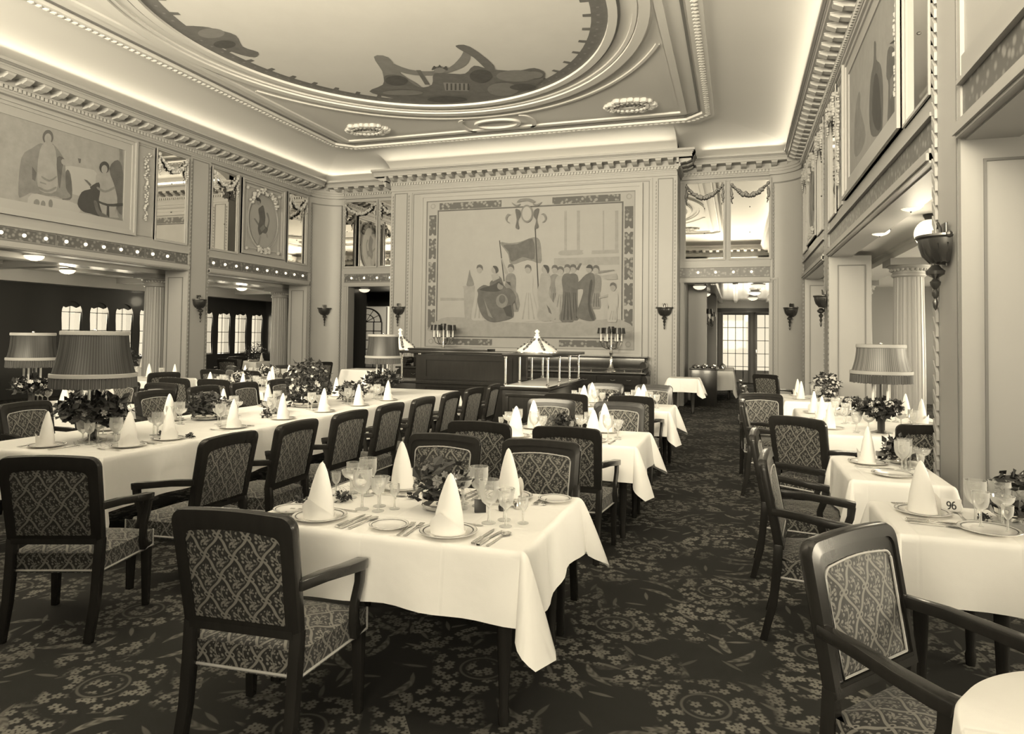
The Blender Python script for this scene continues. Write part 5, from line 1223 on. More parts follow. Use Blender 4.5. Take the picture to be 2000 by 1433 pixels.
A_CEIL = [
(4, ((-8.013, 8.049), (-7.593, 8.173), (-7.449, 8.333), (-7.323, 8.570), (-7.506, 8.941), (-7.409, 9.194), (-7.611, 9.350), (-7.791, 9.129), (-7.893, 8.740), (-8.000, 8.388))),
(3, ((-7.433, 8.457), (-7.544, 8.529), (-7.690, 8.553), (-7.814, 8.516), (-7.867, 8.434), (-7.829, 8.340), (-7.717, 8.270), (-7.574, 8.249), (-7.454, 8.285), (-7.400, 8.363))),
(5, ((-7.550, 8.841), (-7.645, 8.905), (-7.771, 8.927), (-7.879, 8.895), (-7.925, 8.824), (-7.893, 8.740), (-7.796, 8.677), (-7.672, 8.658), (-7.568, 8.689), (-7.521, 8.758))),
(3, ((-5.554, 10.143), (-5.362, 10.540), (-5.027, 10.720), (-4.659, 10.642), (-4.308, 10.286), (-4.107, 9.982), (-4.079, 10.123), (-4.271, 10.536), (-4.599, 10.792), (-5.113, 10.908), (-5.519, 10.683), (-5.633, 10.288))),
(3, ((-5.681, 9.885), (-5.465, 9.977), (-5.587, 10.663), (-5.525, 11.318), (-5.710, 11.419), (-6.080, 11.076), (-5.853, 10.480))),
(4, ((-4.217, 9.862), (-4.016, 9.965), (-3.908, 10.790), (-4.071, 11.019), (-4.114, 10.390), (-4.207, 10.041))),
(4, ((-5.264, 10.599), (-5.190, 10.621), (-5.334, 11.291), (-5.413, 11.268))),
(4, ((-6.571, 11.292), (-6.158, 11.053), (-5.908, 10.677), (-5.643, 10.754), (-5.580, 11.337), (-5.295, 11.302), (-5.032, 10.824), (-4.770, 10.900), (-4.509, 10.976), (-4.233, 10.695), (-4.030, 10.906), (-3.615, 11.109), (-3.285, 11.072), (-3.170, 11.364), (-3.411, 11.789), (-3.954, 12.168), (-4.530, 12.281), (-5.206, 12.351), (-6.028, 12.063), (-6.394, 11.657))),
(2, ((-4.768, 10.712), (-4.824, 10.794), (-4.897, 10.834), (-4.957, 10.816), (-4.981, 10.748), (-4.960, 10.657), (-4.903, 10.577), (-4.832, 10.539), (-4.773, 10.556), (-4.749, 10.622))),
(5, ((-5.005, 10.674), (-4.886, 10.505), (-4.872, 10.611), (-4.776, 10.488), (-4.788, 10.635), (-4.690, 10.572), (-4.751, 10.759), (-4.823, 10.594))),
(2, ((-5.047, 11.259), (-4.599, 11.434), (-4.769, 11.786), (-5.180, 11.644))),
(5, ((-5.014, 11.314), (-4.983, 11.323), (-5.119, 11.637), (-5.151, 11.628))),
(5, ((-4.940, 11.336), (-4.909, 11.345), (-5.043, 11.659), (-5.075, 11.650))),
(5, ((-4.866, 11.357), (-4.835, 11.366), (-4.967, 11.681), (-4.999, 11.671))),
(5, ((-4.793, 11.378), (-4.762, 11.387), (-4.891, 11.702), (-4.923, 11.693))),
(5, ((-4.719, 11.400), (-4.688, 11.409), (-4.816, 11.724), (-4.848, 11.715))),
(5, ((-4.645, 11.421), (-4.614, 11.430), (-4.740, 11.746), (-4.772, 11.737))),
(3, ((-3.346, 11.419), (-3.456, 11.554), (-3.656, 11.601), (-3.869, 11.540), (-4.009, 11.394), (-4.021, 11.224), (-3.905, 11.095), (-3.709, 11.054), (-3.505, 11.113), (-3.367, 11.251))),
(3, ((-3.843, 11.956), (-3.959, 12.137), (-4.141, 12.220), (-4.317, 12.170), (-4.415, 12.006), (-4.397, 11.797), (-4.276, 11.624), (-4.100, 11.549), (-3.933, 11.598), (-3.835, 11.751))),
(5, ((-4.096, 11.202), (-4.195, 11.366), (-4.332, 11.449), (-4.451, 11.415), (-4.504, 11.277), (-4.472, 11.093), (-4.370, 10.936), (-4.238, 10.861), (-4.125, 10.894), (-4.070, 11.023))),
(5, ((-5.626, 10.979), (-5.728, 11.096), (-5.867, 11.148), (-5.988, 11.113), (-6.043, 11.005), (-6.012, 10.868), (-5.908, 10.754), (-5.772, 10.707), (-5.655, 10.740), (-5.599, 10.844))),
(3, ((-5.627, 11.625), (-5.734, 11.682), (-5.942, 11.677), (-6.170, 11.612), (-6.329, 11.511), (-6.357, 11.415), (-6.247, 11.361), (-6.041, 11.367), (-5.818, 11.431), (-5.660, 11.529))),
(5, ((-4.956, 12.198), (-5.067, 12.274), (-5.281, 12.281), (-5.515, 12.214), (-5.677, 12.100), (-5.704, 11.984), (-5.589, 11.910), (-5.378, 11.906), (-5.150, 11.971), (-4.989, 12.082))),
(3, ((-3.220, 11.402), (-3.275, 11.488), (-3.367, 11.524), (-3.460, 11.497), (-3.518, 11.417), (-3.518, 11.316), (-3.462, 11.233), (-3.372, 11.198), (-3.281, 11.225), (-3.223, 11.302))),
(5, ((-3.496, 11.938), (-3.567, 12.014), (-3.702, 12.036), (-3.849, 11.994), (-3.950, 11.904), (-3.965, 11.802), (-3.892, 11.728), (-3.758, 11.708), (-3.615, 11.749), (-3.515, 11.836)))]
TONE = {1: T1, 2: T2, 3: T3, 4: T4, 5: T5}
def smooth_loop(P, k=3):
    n = len(P); R = []
    for i in range(n):
        a, b, c, d = P[i - 1], P[i], P[(i + 1) % n], P[(i + 2) % n]
        for j in range(k):
            t = j / k
            R.append(tuple(.5 * (2 * b[m] + (c[m] - a[m]) * t + (2 * a[m] - 5 * b[m] + 4 * c[m] - d[m]) * t * t + (3 * b[m] - a[m] - 3 * c[m] + d[m]) * t ** 3) for m in (0, 1)))
    return R
def painted(mb, items, M, d0, clip=None, dx=0.0, up=0):
    for k, (t, P) in enumerate(items):
        Q = smooth_loop(P) if len(P) > 4 else P
        if clip: Q = [(min(max(x, clip[0]), clip[1]), min(max(z, clip[2]), clip[3])) for x, z in Q]
        mb.ngon([M(x + dx, d0 + .0004 * k, z) for x, z in Q], TONE[max(1, t - up)])
# tapestry on the end wall
tp = empty('tapestry', (-4.9, YC, 3.2)); tag(tp, 'large figured tapestry with garland border filling the end wall', 'tapestry')
def tpart(nm, mb, **k):
    mb.v = [(x + 4.9, y - YC, z - 3.2) for x, y, z in mb.v]; return mb.build(nm, tp, **k)
mb = MB(); ring(mb, MCN, -7.74, -2.08, 1.14, 5.20, .17, .035, PLASTER); ring(mb, MCN, -7.58, -2.24, 1.30, 5.04, .03, .02, GROOVE, 0); tpart('frame', mb, smooth=False)
mb = MB(); mb.box(-7.56, -2.26, .002, .006, 1.32, 5.02, T1, MCN)
for a, b, c, e in ((-7.22, -5.55, 4.80, 4.97), (-4.25, -2.60, 4.80, 4.97), (-7.1, -5.75, 1.37, 1.53), (-4.05, -2.65, 1.37, 1.53)): mb.box(a, b, .006, .008, c, e, TB, MCN)
for u in (-7.50, -2.50):
    for z in (1.75, 2.35, 2.95, 3.55, 4.15): mb.box(u, u + .2, .006, .008, z, z + .52, TB, MCN)
for u in (-7.4, -2.4):
    for z in (2.31, 2.91, 3.51, 4.11): mb.add([MCN(u - .07, .009, z), MCN(u, .009, z + .1), MCN(u + .07, .009, z), MCN(u, .009, z - .1)], [(0, 1, 2, 3)], T1)
    for z in (1.45, 4.9): flat = [(u + .07 * cos(2 * pi * i / 20), z + .07 * sin(2 * pi * i / 20)) for i in range(20)]; mb.ngon([MCN(x, .009, zz) for x, zz in flat], T2); mb.ngon([MCN(u + (x - u) * .6, .0095, z + (zz - z) * .6) for x, zz in flat], T1)
ring(mb, MCN, -7.27, -2.53, 1.56, 4.79, .035, .009, T4, 0); tpart('garland_border', mb, smooth=False)
mb = MB(); mb.box(-7.24, -2.56, .006, .0085, 1.60, 4.75, T1, MCN)
painted(mb, A_TAP, MCN, .0092); tpart('woven_picture', mb, smooth=False)
# wall murals
def mural(nm, M, u0, u1, items, label, extra=0.0, flip=None):
    o = empty(nm, M((u0 + u1) / 2, 0, 4.4)); tag(o, label, 'mural'); c = Vector(M((u0 + u1) / 2, 0, 4.4))
    def p(n, mb): mb.v = [tuple(Vector(v) - c) for v in mb.v]; return mb.build(n, o, smooth=False)
    mb = MB(); ring(mb, M, u0 - .27, u1 + .27, 3.47, 5.33, .10, .05, PLASTER); ring(mb, M, u0 - .17, u1 + .17, 3.57, 5.23, .15, .028, PANEL, 0); p('frame', mb)
    mb = MB(); mb.box(u0 - .03, u1 + .03, .004, .012, 3.66, 5.15, T2, M); painted(mb, items, M, .0125, (u0, u1, 3.67, 5.14))
    if extra: painted(mb, [(t, P) for t, P in items[4:14]], M, .0125 + .0004 * len(items), (u0, u1, 3.67, 5.14), extra)
    p('painted_canvas', mb)
mural('wall_mural', ML, 7.40, 10.12, A_LEFT, 'left-wall mural of two seated robed women, one with a globe', -1.45)
mural('wall_mural', MR, 6.95, 9.75, A_RIGHT, 'right-wall mural of dark standing figures above the arcade')
def oval_picture(M, uc, zc, items, label, d=.002, seed=1):
    o = empty('oval_painting', M(uc, 0, zc)); tag(o, label, 'painting', 'oval paintings of the upper walls'); c = Vector(M(uc, 0, zc))
    def p(n, mb, **k): mb.v = [tuple(Vector(v) - c) for v in mb.v]; return mb.build(n, o, **k)
    mb = MB(); ring(mb, M, uc - .80, uc + .80, 3.50, 5.30, .09, .045, PLASTER); line_ring(mb, M, uc - .62, uc + .62, 3.66, 5.16, .018, .02, STUCCO); p('panel_frame', mb, smooth=False)
    E = lambda a, b, dd: [M(uc + a * cos(2 * pi * i / 48), dd, zc + b * sin(2 * pi * i / 48)) for i in range(48)]
    mb = MB(); n = 48
    L = [E(.60, .72, .004), E(.60, .72, .03), E(.56, .68, .04), E(.53, .65, .02)]
    mb.add(sum(L, []), [(j * n + i, j * n + (i + 1) % n, (j + 1) * n + (i + 1) % n, (j + 1) * n + i) for j in range(3) for i in range(n)], PANEL)
    L = [E(.535, .655, .021), E(.55, .67, .041)]; mb.add(sum(L, []), [(i, (i + 1) % n, n + (i + 1) % n, n + i) for i in range(n)], GROOVE); p('oval_frame', mb)
    mb = MB(); rr = random.Random(seed)
    for a0, a1, w in ((pi * .18, pi * .82, .055), (pi * 1.38, pi * 1.62, .045)):
        for i in range(60):
            t = a0 + (a1 - a0) * rr.random(); k = 1 + rr.uniform(-.04, .14)
            mb.ball(M(uc + .58 * k * cos(t), .05, zc + .70 * k * sin(t)), w * rr.uniform(.5, 1), STUCCO, 6, 3)
        p('flower_garland', mb); mb = MB()
    for sx in (-1, 1):
        for sz in (-1, 1): mb = MB(); mb.ball(M(uc + sx * .60, .02, zc + sz * .73), .05, STUCCO, 8, 4); p('corner_rosette', mb)
    mb = MB(); mb.ngon(E(.54, .66, .006), T1); painted(mb, items, M, .008, None, uc - 14.2); p('painted_canvas', mb, smooth=False)
oval_picture(ML, 14.22, 4.37, A_OVAL, 'oval painting of a dancing figure in the far left-wall bay')
oval_picture(MR, 14.22, 4.37, A_OVAL, 'oval painting of a dancing figure in the far right-wall bay', seed=2)
# painted ceiling
cp = empty('ceiling_painting', (OC[0], OC[1], ZC)); tag(cp, 'oval painted ceiling with cloudy sky above a dark rim of figures', 'ceiling painting')
MCL = lambda x, d, y: (x, y, ZC - .006 - d)
mb = MB(); mb.ngon([MCL(x, 0, y) for x, y in oval(.02)], SKY)
for k, (a, b) in enumerate(((.01, -.24),)):
    P, Q = oval(a), oval(b); n = len(P)
    mb.add([MCL(x, .002, y) for x, y in P] + [MCL(x, .002, y) for x, y in Q], [(i, (i + 1) % n, n + (i + 1) % n, n + i) for i in range(n)], T3)
for i in range(0, 96):
    t = 2 * pi * i / 96
    if i % 2: mb.ngon([MCL(OC[0] + (OA + r_) * cos(t + e), .003, OC[1] + (OB + r_) * sin(t + e)) for r_, e in ((-.22, -.014), (-.22, .014), (-.36, .012), (-.36, -.012))], T3)
    mb.ngon([MCL(OC[0] + (OA + r_) * cos(t + e), .003, OC[1] + (OB + r_) * sin(t + e)) for r_, e in ((-.12, -.006), (-.12, .006), (-.16, .006), (-.16, -.006))], T2)
painted(mb, A_CEIL, MCL, .004, up=1)
painted(mb, [(t, tuple((2 * OC[0] - x, 2 * OC[1] - y) for x, y in P)) for t, P in A_CEIL[7:8]], MCL, .004, up=1)
mb.v = [(x - OC[0], y - OC[1], z - ZC) for x, y, z in mb.v]
mb.build('painted_canvas', cp, smooth=False)
# ------------------------------------------------------------------ chairs
USED = {}
def inst(proto, loc, rz, label, cat, group=None):
    if proto.name not in USED: USED[proto.name] = 1; o = proto; o.location = loc; o.rotation_euler = (0, 0, rz)
    else: o = dup(proto, loc, rz)
    return tag(o, label, cat, group)
CH = make_chair()
def chair(bx, by, face, label, group='brocade dining armchairs'):
    """bx, by: where the top of the back stands; face: heading in degrees, 0 = +Y, 90 = -X"""
    rz = RAD(face); f = (-sin(rz), cos(rz))
    return inst(CH, (bx + .318 * f[0], by + .318 * f[1], 0), rz, label, 'chair', group)
chair(-1.765, 2.115, 4, 'dark brocade armchair seen from behind at the near side of the nearest table')
chair(-3.40, 2.68, 20, 'armchair seen from behind at the near end of the long lamp table')
chair(-1.83, 4.2, 180, 'armchair facing the camera behind the flower bowl of the nearest table')
chair(-1.17, 4.2, 180, 'armchair facing the camera at the far aisle corner of the nearest table')
chair(-1.86, 4.91, 0, 'armchair seen from behind at the inner near place of the second table')
chair(-1.17, 4.87, 0, 'armchair seen from behind at the aisle-side near place of the second table')
chair(-1.84, 6.98, 180, 'armchair facing the camera at the inner far place of the second table')
chair(-1.12, 6.92, 180, 'armchair facing the camera at the aisle-side far place of the second table')
chair(-1.86, 7.69, 0, 'armchair seen from behind at the inner near place of the third table')
chair(-1.12, 7.70, 0, 'armchair seen from behind at the aisle-side near place of the third table')
chair(-1.76, 9.66, 180, 'armchair facing the camera at the inner far place of the third table')
chair(-1.09, 9.66, 180, 'armchair facing the camera at the aisle-side far place of the third table')
ORD = ['first', 'second', 'third', 'fourth', 'fifth', 'sixth', 'seventh', 'eighth', 'ninth']
ROWY = [3.68, 4.40, 5.14, 5.85, 6.57, 7.30, 8.03, 8.76]
for i, y in enumerate(ROWY):
    chair(-3.11 - .0 * i, y, 90 + (0, 2, -1, 1, 0, 2, -3, 4)[i], '%s armchair from the camera in the row along the long table' % ORD[i])
LEFTY = [4.6, 5.33, 6.06, 6.80, 7.52, 8.25, 9.0]
for i, y in enumerate(LEFTY):
    chair(-6.16, y, -90 + (4, 0, -3, 2, 0, 3, 0)[i], '%s armchair along the far side of the long table' % ORD[i])
T_CH = [(-6.95, 6.95, 180, 'armchair facing the camera at the table behind the long one, window side'), (-7.62, 7.02, 176, 'second armchair facing the camera at the table behind the long one'),
        (-7.56, 7.78, 0, 'armchair seen from behind between the two tables beyond the long one'), (-6.9, 7.80, 3, 'armchair seen from behind beside the tall flowers of the long table'),
        (-7.0, 9.84, 180, 'armchair facing the camera behind the tall flowers of the long table'),
        (-8.72, 9.83, 0, 'dark armchair seen from behind near the left-wall pilaster'), (-8.0, 9.83, 2, 'dark armchair by the far table in front of the left-wall pilaster'),
        (-8.05, 11.84, 180, 'armchair at the far side of the table before the rounded corner'), (-8.7, 11.84, 178, 'second armchair at the far side of the table before the rounded corner'),
        (-9.02, 13.7, 75, 'single armchair standing sideways by the rounded corner'),
        (-8.75, 8.8, 70, 'dark armchair turned beside the bare-clothed table by the pilaster'), (-10.0, 8.70, 5, 'dark armchair at the near side of the bare-clothed table'),
        (-9.3, 11.0, 150, 'dark armchair beyond the bare-clothed table by the pilaster'),
        (-12.45, 13.4, 100, 'dark armchair under the windows of the left aisle'), (-12.9, 15.4, 80, 'second dark armchair under the windows of the left aisle'),
        (-12.4, 17.4, 120, 'third dark armchair under the windows of the left aisle'), (-11.9, 13.9, 10, 'dark armchair in the left aisle opening'),
        (-8.4, 5.1, 0, 'dark armchair at the near side of the table behind the big lamp')]
for x, y, a, l in T_CH: chair(x, y, a, l)
chair(.37, 2.64, 231, 'armchair with upright pale-patterned back turned towards the right-wall tables')
chair(.16, 4.22, -96, 'armchair seen edge-on beside the table numbered 96')
chair(.12, 5.22, -94, 'armchair seen edge-on beside the table behind number 96')
chair(.48, 6.26, -35, 'dark-backed armchair turned towards the right-wall lamp table')
chair(.06, 7.75, -92, 'armchair seen edge-on beside the right-wall lamp table')
chair(.27, 8.78, 190, 'small pale-fronted armchair turned to the camera by the right-wall lamp table')
chair(.10, 10.05, -95, 'armchair seen edge-on far along the right-wall row')
chair(.50, 13.5, -32, 'armchair seen from behind in front of the passage doorway')
chair(1.45, 6.12, 0, 'armchair with plain dark back behind the glasses of the table behind number 96')
chair(2.78, 8.9, 100, 'dark armchair in the right aisle by the fluted column')
chair(2.7, 7.6, 90, 'dark armchair inside the right aisle beside the near pillar')
chair(.06, 11.4, -90, 'armchair seen edge-on before the far right-wall table')

# ------------------------------------------------------------------ tables
table(-2.15, -.82, 2.665, 3.645, 'dining table nearest the camera, hidden under its white cloth', 'white cloth with pointed corners draped over the nearest table', .285, 1, .15)
table(-2.13, -.77, 5.50, 6.36, 'second dining table along the aisle, under a white cloth', 'white cloth draped over the second table along the aisle', .285, 2, .15)
table(-2.13, -.77, 8.26, 9.08, 'third dining table along the aisle, under a white cloth', 'white cloth draped over the third table along the aisle', .285, 3, .15)
table(-5.42, -4.12, 3.62, 9.9, 'long banquet table with two lamps, under a white cloth', 'white cloth running the length of the long lamp table', .36, 4, .12)
table(.70, 1.22, 3.50, 4.14, 'small table bearing the number card 96', 'white cloth of the table numbered 96', .30, 5, .10)
table(.69, 1.22, 4.74, 5.62, 'small table standing behind the table numbered 96', 'white cloth of the table behind number 96', .28, 6, .08)
table(.70, 2.05, 6.90, 9.30, 'long table with a lamp standing along the right wall', 'white cloth of the right-wall lamp table', .36, 7, .08)
table(.66, 1.55, 10.35, 11.6, 'far right-wall table set before the arcade pier', 'white cloth of the far right-wall table', .34, 8, .1)
table(-7.95, -6.55, 5.46, 6.38, 'dining table behind the middle of the long lamp table', 'white cloth of the table behind the middle of the long one', .30, 9, .12)
table(-7.95, -6.55, 8.39, 9.24, 'dining table behind the tall flowers of the long table', 'white cloth of the table behind the tall flowers', .30, 10, .12)
table(-9.05, -7.65, 10.42, 11.25, 'dining table before the rounded left corner', 'white cloth of the table before the rounded left corner', .30, 11, .12)
table(-10.85, -9.62, 9.35, 10.4, 'bare-clothed table in front of the left-wall pilaster', 'white cloth of the bare-topped table by the pilaster', .35, 12, .1)
table(-14.2, -13.1, 12.2, 13.2, 'table under the first windows of the left aisle', 'white cloth of the table under the first left-aisle windows', .3, 13, .1)
table(-14.3, -13.2, 16.6, 17.6, 'table under the farther windows of the left aisle', 'white cloth of the table under the farther left-aisle windows', .3, 14, .1)
table(3.1, 4.3, 7.6, 8.8, 'table out in the right aisle beyond the column', 'white cloth of the table out in the right aisle', .3, 15, .1)
table(-9.1, -8.3, 14.6, 15.25, 'cloth-covered serving table by the doorway left of the tapestry', 'white cloth of the serving table left of the tapestry', .42, 16, .12, 'serving tables', 'serving table cloths')
table(-1.38, -.80, 15.1, 15.65, 'cloth-covered serving table by the doorway right of the tapestry', 'white cloth of the serving table right of the tapestry', .30, 17, .17, 'serving tables', 'serving table cloths')
table(-.68, -.1, 18.95, 21.6, 'long serving table along the passage wall', 'white cloth of the serving table in the passage', .5, 18, .1, 'serving tables', 'serving table cloths')
# round table in the near corner, mostly outside the picture
r = empty('dining_table', (0.93, 1.77, 0)); tag(r, 'round table at the bottom right edge beside the turned armchair', 'table', 'dining tables')
t = MB(); t.lathe([(.001, TZ), (.44, TZ), (.44, TZ - .03), (.001, TZ - .03)], WOOD, n=48); t.build('table_top', r)
t = MB(); t.lathe([(.28, 0), (.28, .03), (.06, .08), (.045, .4), (.06, .70), (.2, .72)], WOOD, n=24); t.build('pedestal', r)
c = MB(); n = 120; vs = [(0.93, 1.77, TZ + .004)]
for j, (q, z) in enumerate(((.22, 0), (.445, 0), (.455, -.012), (.465, -.15), (.475, -.30))):
    for i in range(n): a = 2 * pi * i / n; w = q + (.012 * sin(a * 14) * (j - 1.5) / 2.5 if j > 1 else 0); vs.append((0.93 + w * cos(a), 1.77 + w * sin(a), TZ + .004 + z))
c.add(vs, [(0, 1 + i, 1 + (i + 1) % n) for i in range(n)] + [(1 + j * n + i, 1 + j * n + (i + 1) % n, 1 + (j + 1) * n + (i + 1) % n, 1 + (j + 1) * n + i) for j in range(4) for i in range(n)], LINEN)
tag(c.build('tablecloth', angle=60), 'white round cloth at the bottom right edge beside the turned armchair', 'tablecloth', 'white tablecloths')

# ------------------------------------------------------------------ table ware
Z = TZ + .0048
P_NAP, P_PLT, P_SPL = make_napkin(), make_plate(), make_plate(.088, 'side_plate')
P_G = {k: make_glass(k) for k in ('water_goblet', 'wine_glass', 'champagne_coupe', 'sherry_glass')}
P_FK, P_KN, P_SP = make_fork(), make_knife(), make_spoon()
NM = {'water_goblet': 'tall water goblet', 'wine_glass': 'middling wine glass', 'champagne_coupe': 'wide champagne coupe', 'sherry_glass': 'small sherry glass'}
def setting(x, y, face, seat, lev=1, rnd=None, glasses=('water_goblet', 'wine_glass', 'champagne_coupe'), nap=True, naprz=None):
    rz = RAD(face); rr = random.Random(int(x * 977 + y * 313)); R_ = Matrix.Rotation(rz, 2)
    def at(u, v): w = R_ @ Vector((u, v)); return (x + w.x, y + w.y, Z)
    inst(P_PLT, (x, y, Z), rz, 'white dinner plate with dark rim line, ' + seat, 'plate', 'dinner plates')
    if nap:
        o = inst(P_NAP, (x, y, Z + .0066), (rz + rr.uniform(-.4, .4)) if naprz is None else naprz, 'peaked white napkin, ' + seat, 'napkin', 'peaked napkins')
    J = lambda: rr.uniform(-.012, .012)
    pos = {'water_goblet': (.10, .215), 'wine_glass': (.19, .20), 'champagne_coupe': (.155, .30), 'sherry_glass': (.245, .275)}
    for g in glasses:
        u, v = pos[g]; inst(P_G[g], at(u + J(), v + J()), rr.uniform(0, 6), NM[g] + ', ' + seat, 'glass', 'stemmed glasses')
    if lev >= 2:
        inst(P_FK, at(-.165, .0), rz + .05, 'outer silver fork, ' + seat, 'fork', 'silver cutlery')
        inst(P_KN, at(.160, .01), rz - .04, 'silver knife beside the plate, ' + seat, 'knife', 'silver cutlery')
    if lev >= 3:
        inst(P_FK, at(-.20, -.005), rz + .12, 'inner silver fork, ' + seat, 'fork', 'silver cutlery')
        inst(P_KN, at(.193, .0), rz - .10, 'second silver knife, ' + seat, 'knife', 'silver cutlery')
        inst(P_SP, at(.232, -.01), rz - .12, 'silver soup spoon, ' + seat, 'spoon', 'silver cutlery')
        inst(P_SP, at(.0, .165), rz + 1.55, 'dessert spoon above the plate, ' + seat, 'spoon', 'silver cutlery')
A4 = ('water_goblet', 'wine_glass', 'champagne_coupe', 'sherry_glass')
setting(-1.85, 2.80, 0, 'armchair place at the nearest table', 3, glasses=A4)
setting(-1.19, 2.78, 0, 'chairless near place of the nearest table', 3, glasses=A4, naprz=.3)
setting(-1.78, 3.50, 180, 'inner far place of the nearest table', 3, glasses=A4)
setting(-1.15, 3.50, 180, 'aisle far place of the nearest table', 3, glasses=A4)
inst(P_SPL, (-1.475, 2.775, Z), 0, 'side plate between the two near napkins of the nearest table', 'plate', 'side plates')
inst(P_SPL, (-.905, 3.52, Z), 0, 'side plate at the far aisle corner of the nearest table', 'plate', 'side plates')
inst(P_SPL, (-2.045, 2.86, Z), 0, 'side plate at the near inner corner of the nearest table', 'plate', 'side plates')
for nm, y0, y1 in (('second', 5.62, 6.20), ('third', 8.37, 8.94)):
    for x, s in ((-1.80, 'inner'), (-1.13, 'aisle')):
        setting(x, y0, 0, '%s near place of the %s table' % (s, nm), 2)
        setting(x, y1, 180, '%s far place of the %s table' % (s, nm), 1, glasses=A4)
for i, y in enumerate([4.02] + ROWY[1:7]):
    setting(-4.32, y, 90, '%s row-side place, long table' % ORD[i], 2 if i < 3 else 1)
for i, y in enumerate(LEFTY):
    setting(-5.22, y, -90, '%s far-side place, long table' % ORD[i], 1)
setting(-4.86, 3.80, 0, 'near end of the long lamp table', 2)
setting(.885, 3.93, -90, 'table numbered 96', 3, glasses=('water_goblet', 'wine_glass', 'champagne_coupe', 'sherry_glass'), naprz=2.6)
setting(1.09, 3.66, 0, 'right end of the table numbered 96', 1, glasses=A4[:3], nap=False)
setting(.87, 5.36, -90, 'far place, table behind number 96', 2, glasses=A4)
setting(.95, 4.95, 0, 'near place, table behind number 96', 1, glasses=('water_goblet', 'champagne_coupe'), nap=False)
for i, (x, y) in enumerate(((.86, 7.3), (.86, 8.0), (.86, 8.75))): setting(x, y, -90, '%s aisle place, right-wall lamp table' % ORD[i], 1)
for i, (x, y) in enumerate(((1.82, 7.4), (1.82, 8.1), (1.82, 8.8))): setting(x, y, 90, '%s arcade place, right-wall lamp table' % ORD[i], 1)
setting(.88, 10.7, -90, 'near place of the far right-wall table', 1); setting(.88, 11.3, -90, 'far place of the far right-wall table', 1)
for x, s in ((-7.55, 'window'), (-6.95, 'inner')):
    setting(x, 6.2, 180, '%s place, table behind the long one' % s, 1); (setting(x, 5.62, 0, '%s near place, table behind the long one' % s, 1) if s == 'inner' else None)
    setting(x, 9.08, 180, '%s far place, table behind tall flowers' % s, 1); setting(x, 8.46, 0, '%s near place, table behind tall flowers' % s, 1)
for x, s in ((-8.65, 'window'), (-8.05, 'inner')):
    setting(x, 10.58, 0, '%s near place, table before left corner' % s, 1); setting(x, 11.09, 180, '%s far place, table before left corner' % s, 1)
setting(-10.4, 10.1, 180, 'pilaster side of the bare-clothed table', 1, glasses=('water_goblet',)); setting(-9.9, 10.2, 180, 'inner side of the bare-clothed table', 1, glasses=('water_goblet',))
for i, (x, y) in enumerate(((-13.3, 12.7), (-13.4, 17.1), (3.3, 8.2))): setting(x, y, 90, ('first left-aisle window table', 'farther left-aisle window table', 'right-aisle table')[i], 1, glasses=('water_goblet',))
# card with the number 96 and small boxes
c = MB(); c.hexa([(-.045, -.001, 0), (.045, -.001, 0), (.045, .001, 0), (-.045, .001, 0)], [(-.045, .019, .062), (.045, .019, .062), (.045, .021, .062), (-.045, .021, .062)], CARD)
c.hexa([(-.045, .039, 0), (.045, .039, 0), (.045, .041, 0), (-.045, .041, 0)], [(-.045, .019, .062), (.045, .019, .062), (.045, .021, .062), (-.045, .021, .062)], CARD)
cd = c.build('number_card', smooth=False); cd.location = (1.035, 4.02, Z); cd.rotation_euler = (0, 0, -.12); tag(cd, 'folded white card printed with the number 96', 'number card')
dg = MB()
def stroke(pts, w):
    for i in range(len(pts) - 1):
        (xa, za), (xb, zb) = pts[i], pts[i + 1]; L = hypot(xb - xa, zb - za) or 1e-6; nx, nz = -(zb - za) / L * w, (xb - xa) / L * w
        q = [(xa + nx, za + nz), (xb + nx, zb + nz), (xb - nx, zb - nz), (xa - nx, za - nz)]
        dg.add([(x, -.0012 + z / .062 * .02 - .0006, z) for x, z in q], [(0, 1, 2, 3)], INK)
ell = lambda cx, cz, a, b, t0, t1, n=20: [(cx + a * cos(t0 + (t1 - t0) * i / n), cz + b * sin(t0 + (t1 - t0) * i / n)) for i in range(n + 1)]
stroke(ell(-.011, .037, .008, .010, 0, 2 * pi), .0031); stroke([(-.003, .037)] + ell(-.013, .037, .010, .024, 0, -pi * .6, 10), .0031)
stroke(ell(.011, .024, .008, .010, 0, 2 * pi), .0031); stroke([(.003, .024)] + ell(.013, .024, .010, .024, pi, pi * .4, 10), .0031)
dg.build('printed_number', cd, smooth=False)
b = MB(); b.hexa([(-.028, -.012, 0), (.028, -.012, 0), (.028, .012, 0), (-.028, .012, 0)], [(-.028, -.002, .062), (.028, -.002, .062), (.028, .008, .062), (-.028, .008, .062)], BLACKW)
o = b.build('match_stand', bev=.002); o.location = (-1.19, 3.17, Z); o.rotation_euler = (0, 0, .5); tag(o, 'small black match stand beside the flower bowl of the nearest table', 'match stand')
for k, (x, y) in enumerate(((-1.10, 3.24), (-1.04, 3.30))):
    b = MB(); b.lathe([(.001, 0), (.018, 0), (.02, .02), (.014, .034), (.016, .04), (.001, .046)], BLACKW if k == 0 else SILVER, n=16); o = b.build('condiment_pot'); o.location = (x, y, Z)
    tag(o, ('squat black condiment pot behind the goblets of the nearest table', 'squat silver condiment pot behind the goblets of the nearest table')[k], 'pot')

